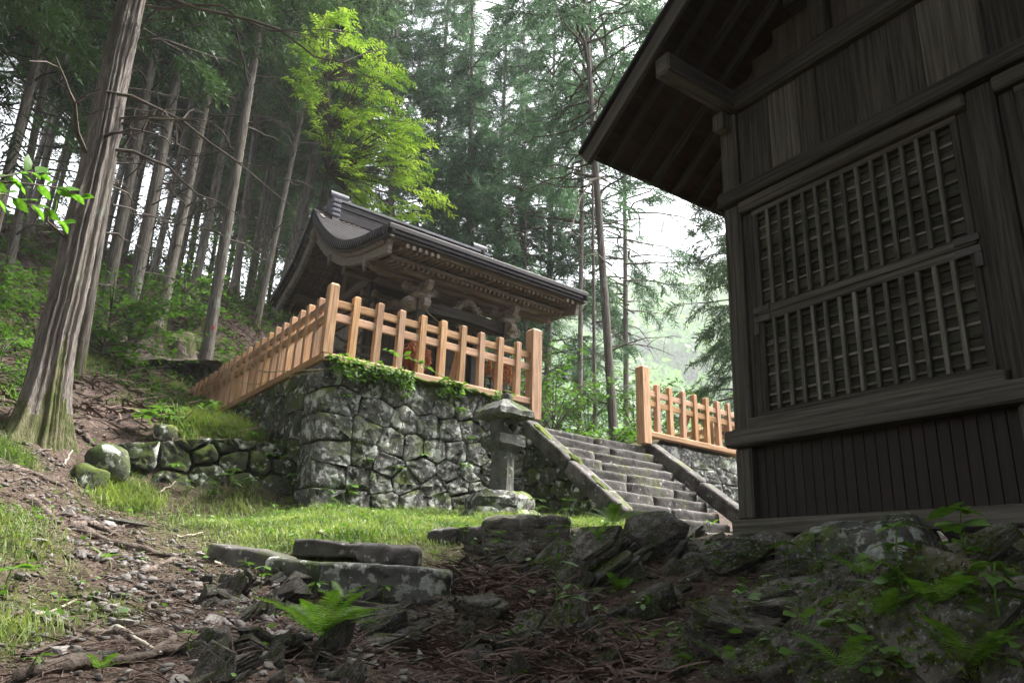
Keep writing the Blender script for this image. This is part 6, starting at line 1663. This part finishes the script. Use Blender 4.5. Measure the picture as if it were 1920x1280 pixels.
# vine with round leaves climbing out over the fence foot
vn_ = empty('vine', at(885, 735, 'Y', Y0-.12), 'arching vine with round bright leaves in front of the long fence', 'vine')
pts = np.array([at(x, y, 'Y', Y0-.12-.06*i) for i, (x, y) in enumerate([(885, 735), (850, 718), (815, 697), (780, 678), (750, 664), (718, 655)])])
Vv, Ff = tube_arrays(pts, np.linspace(.008, .003, 6), 5); obj('stem', mesh_from('stem', Vv, Ff, MT['fern'], True), None, vn_)
for i in range(26):
    s = g.uniform(0, 5); q = np.array([np.interp(s, np.arange(6), pts[:, j]) for j in range(3)]); D = np.array([[g.normal(0, .7), -.5+g.normal(0, .4), g.normal(-.1, .3)]]); l = g.uniform(.08, .13)
    obj('leaf', LEAF2, T3(q) @ Matrix(rot_from(D, np.array([g.normal(0, .3)]))[0].tolist()).to_4x4() @ Matrix.Diagonal((l, l, l, 1)), vn_)
# bare pale stems arching in front of the side fence
bv = empty('bare_vine', at(600, 695, 'X', X0-.25), 'thin bare green stems arching across the side fence', 'vine')
for pl in ([(606, 697), (560, 702), (520, 708), (495, 718), (470, 722), (440, 712), (420, 698)], [(606, 692), (540, 695), (500, 698), (480, 690), (470, 672), (478, 664)], [(500, 698), (470, 690), (445, 676)], [(545, 702), (538, 722), (528, 742)]):
    P = np.array([at(x, y, 'X', X0-.28) for x, y in pl]); s = np.linspace(0, len(P)-1, 18); Q = np.stack([np.interp(s, np.arange(len(P)), P[:, j]) for j in range(3)], -1)
    for _ in range(2): Q[1:-1] = (Q[:-2]+2*Q[1:-1]+Q[2:])/4
    Vv, Ff = tube_arrays(Q, np.linspace(.007, .003, 18), 5); obj('stem', mesh_from('stem', Vv, Ff, MT['ropefibre'], True), None, bv)
# leafy branch hanging into the left edge close to the viewer
lb_ = empty('leafy_branch', reach(-60, 350, 3.6), 'bright translucent leafy branch reaching in from the left edge', 'branch')
BL = mesh_from('leaf', *leaf_template(.26, .05, .15), MT['fresh'], True)
for pl in ([(-60, 330), (0, 340), (60, 345), (110, 352), (150, 370)], [(-60, 370), (0, 362), (50, 380), (90, 395), (118, 420)], [(-60, 345), (10, 330), (50, 322), (85, 328)]):
    P = np.array([reach(x, y, 3.6+.1*i) for i, (x, y) in enumerate(pl)]); s = np.linspace(0, len(P)-1, 12); Q = np.stack([np.interp(s, np.arange(len(P)), P[:, j]) for j in range(3)], -1)
    Vv, Ff = tube_arrays(Q, np.linspace(.006, .002, 12), 5); obj('stem', mesh_from('stem', Vv, Ff, MT['bough'], True), None, lb_)
    d = Q[-1]-Q[0]; d /= np.linalg.norm(d)
    for i in list(range(1, 12))+[11]:
        D = np.array([d*.8+UP*(.45 if i % 2 else -.55)*g.uniform(.5, 1.1)+FW*g.normal(0, .3)]); l = g.uniform(.075, .115)
        obj('leaf', BL, T3(Q[i]) @ Matrix(rot_from(D, np.array([g.normal(0, .5)]))[0].tolist()).to_4x4() @ Matrix.Diagonal((l, l, l, 1)), lb_)

# ================================================================== HAZE: the damp air of the valley
zmin = float(GZ.min())-1.0
Bx0, Bx1, By0, By1, Bz0, Bz1 = -515, 705, -315, 705, zmin, 215.0
V = [(x, y, z) for x in (Bx0, Bx1) for y in (By0, By1) for z in (Bz0, Bz1)]
F = [[0, 1, 3, 2], [4, 6, 7, 5], [0, 4, 5, 1], [2, 3, 7, 6], [0, 2, 6, 4], [1, 5, 7, 3]]
hm = bpy.data.materials.new('haze_air'); hm.use_nodes = True
hm.node_tree.nodes.remove(hm.node_tree.nodes['Principled BSDF'])
pv = hm.node_tree.nodes.new('ShaderNodeVolumePrincipled'); pv.inputs['Color'].default_value = (.93, .96, 1.0, 1); pv.inputs['Density'].default_value = .0007; pv.inputs['Anisotropy'].default_value = .25
hm.node_tree.links.new(pv.outputs[0], hm.node_tree.nodes['Material Output'].inputs['Volume'])
hb_ = obj('haze', mesh_from('haze', V, F, hm)); tag(hb_, 'thin damp haze filling the valley air', 'haze', None, 'stuff')
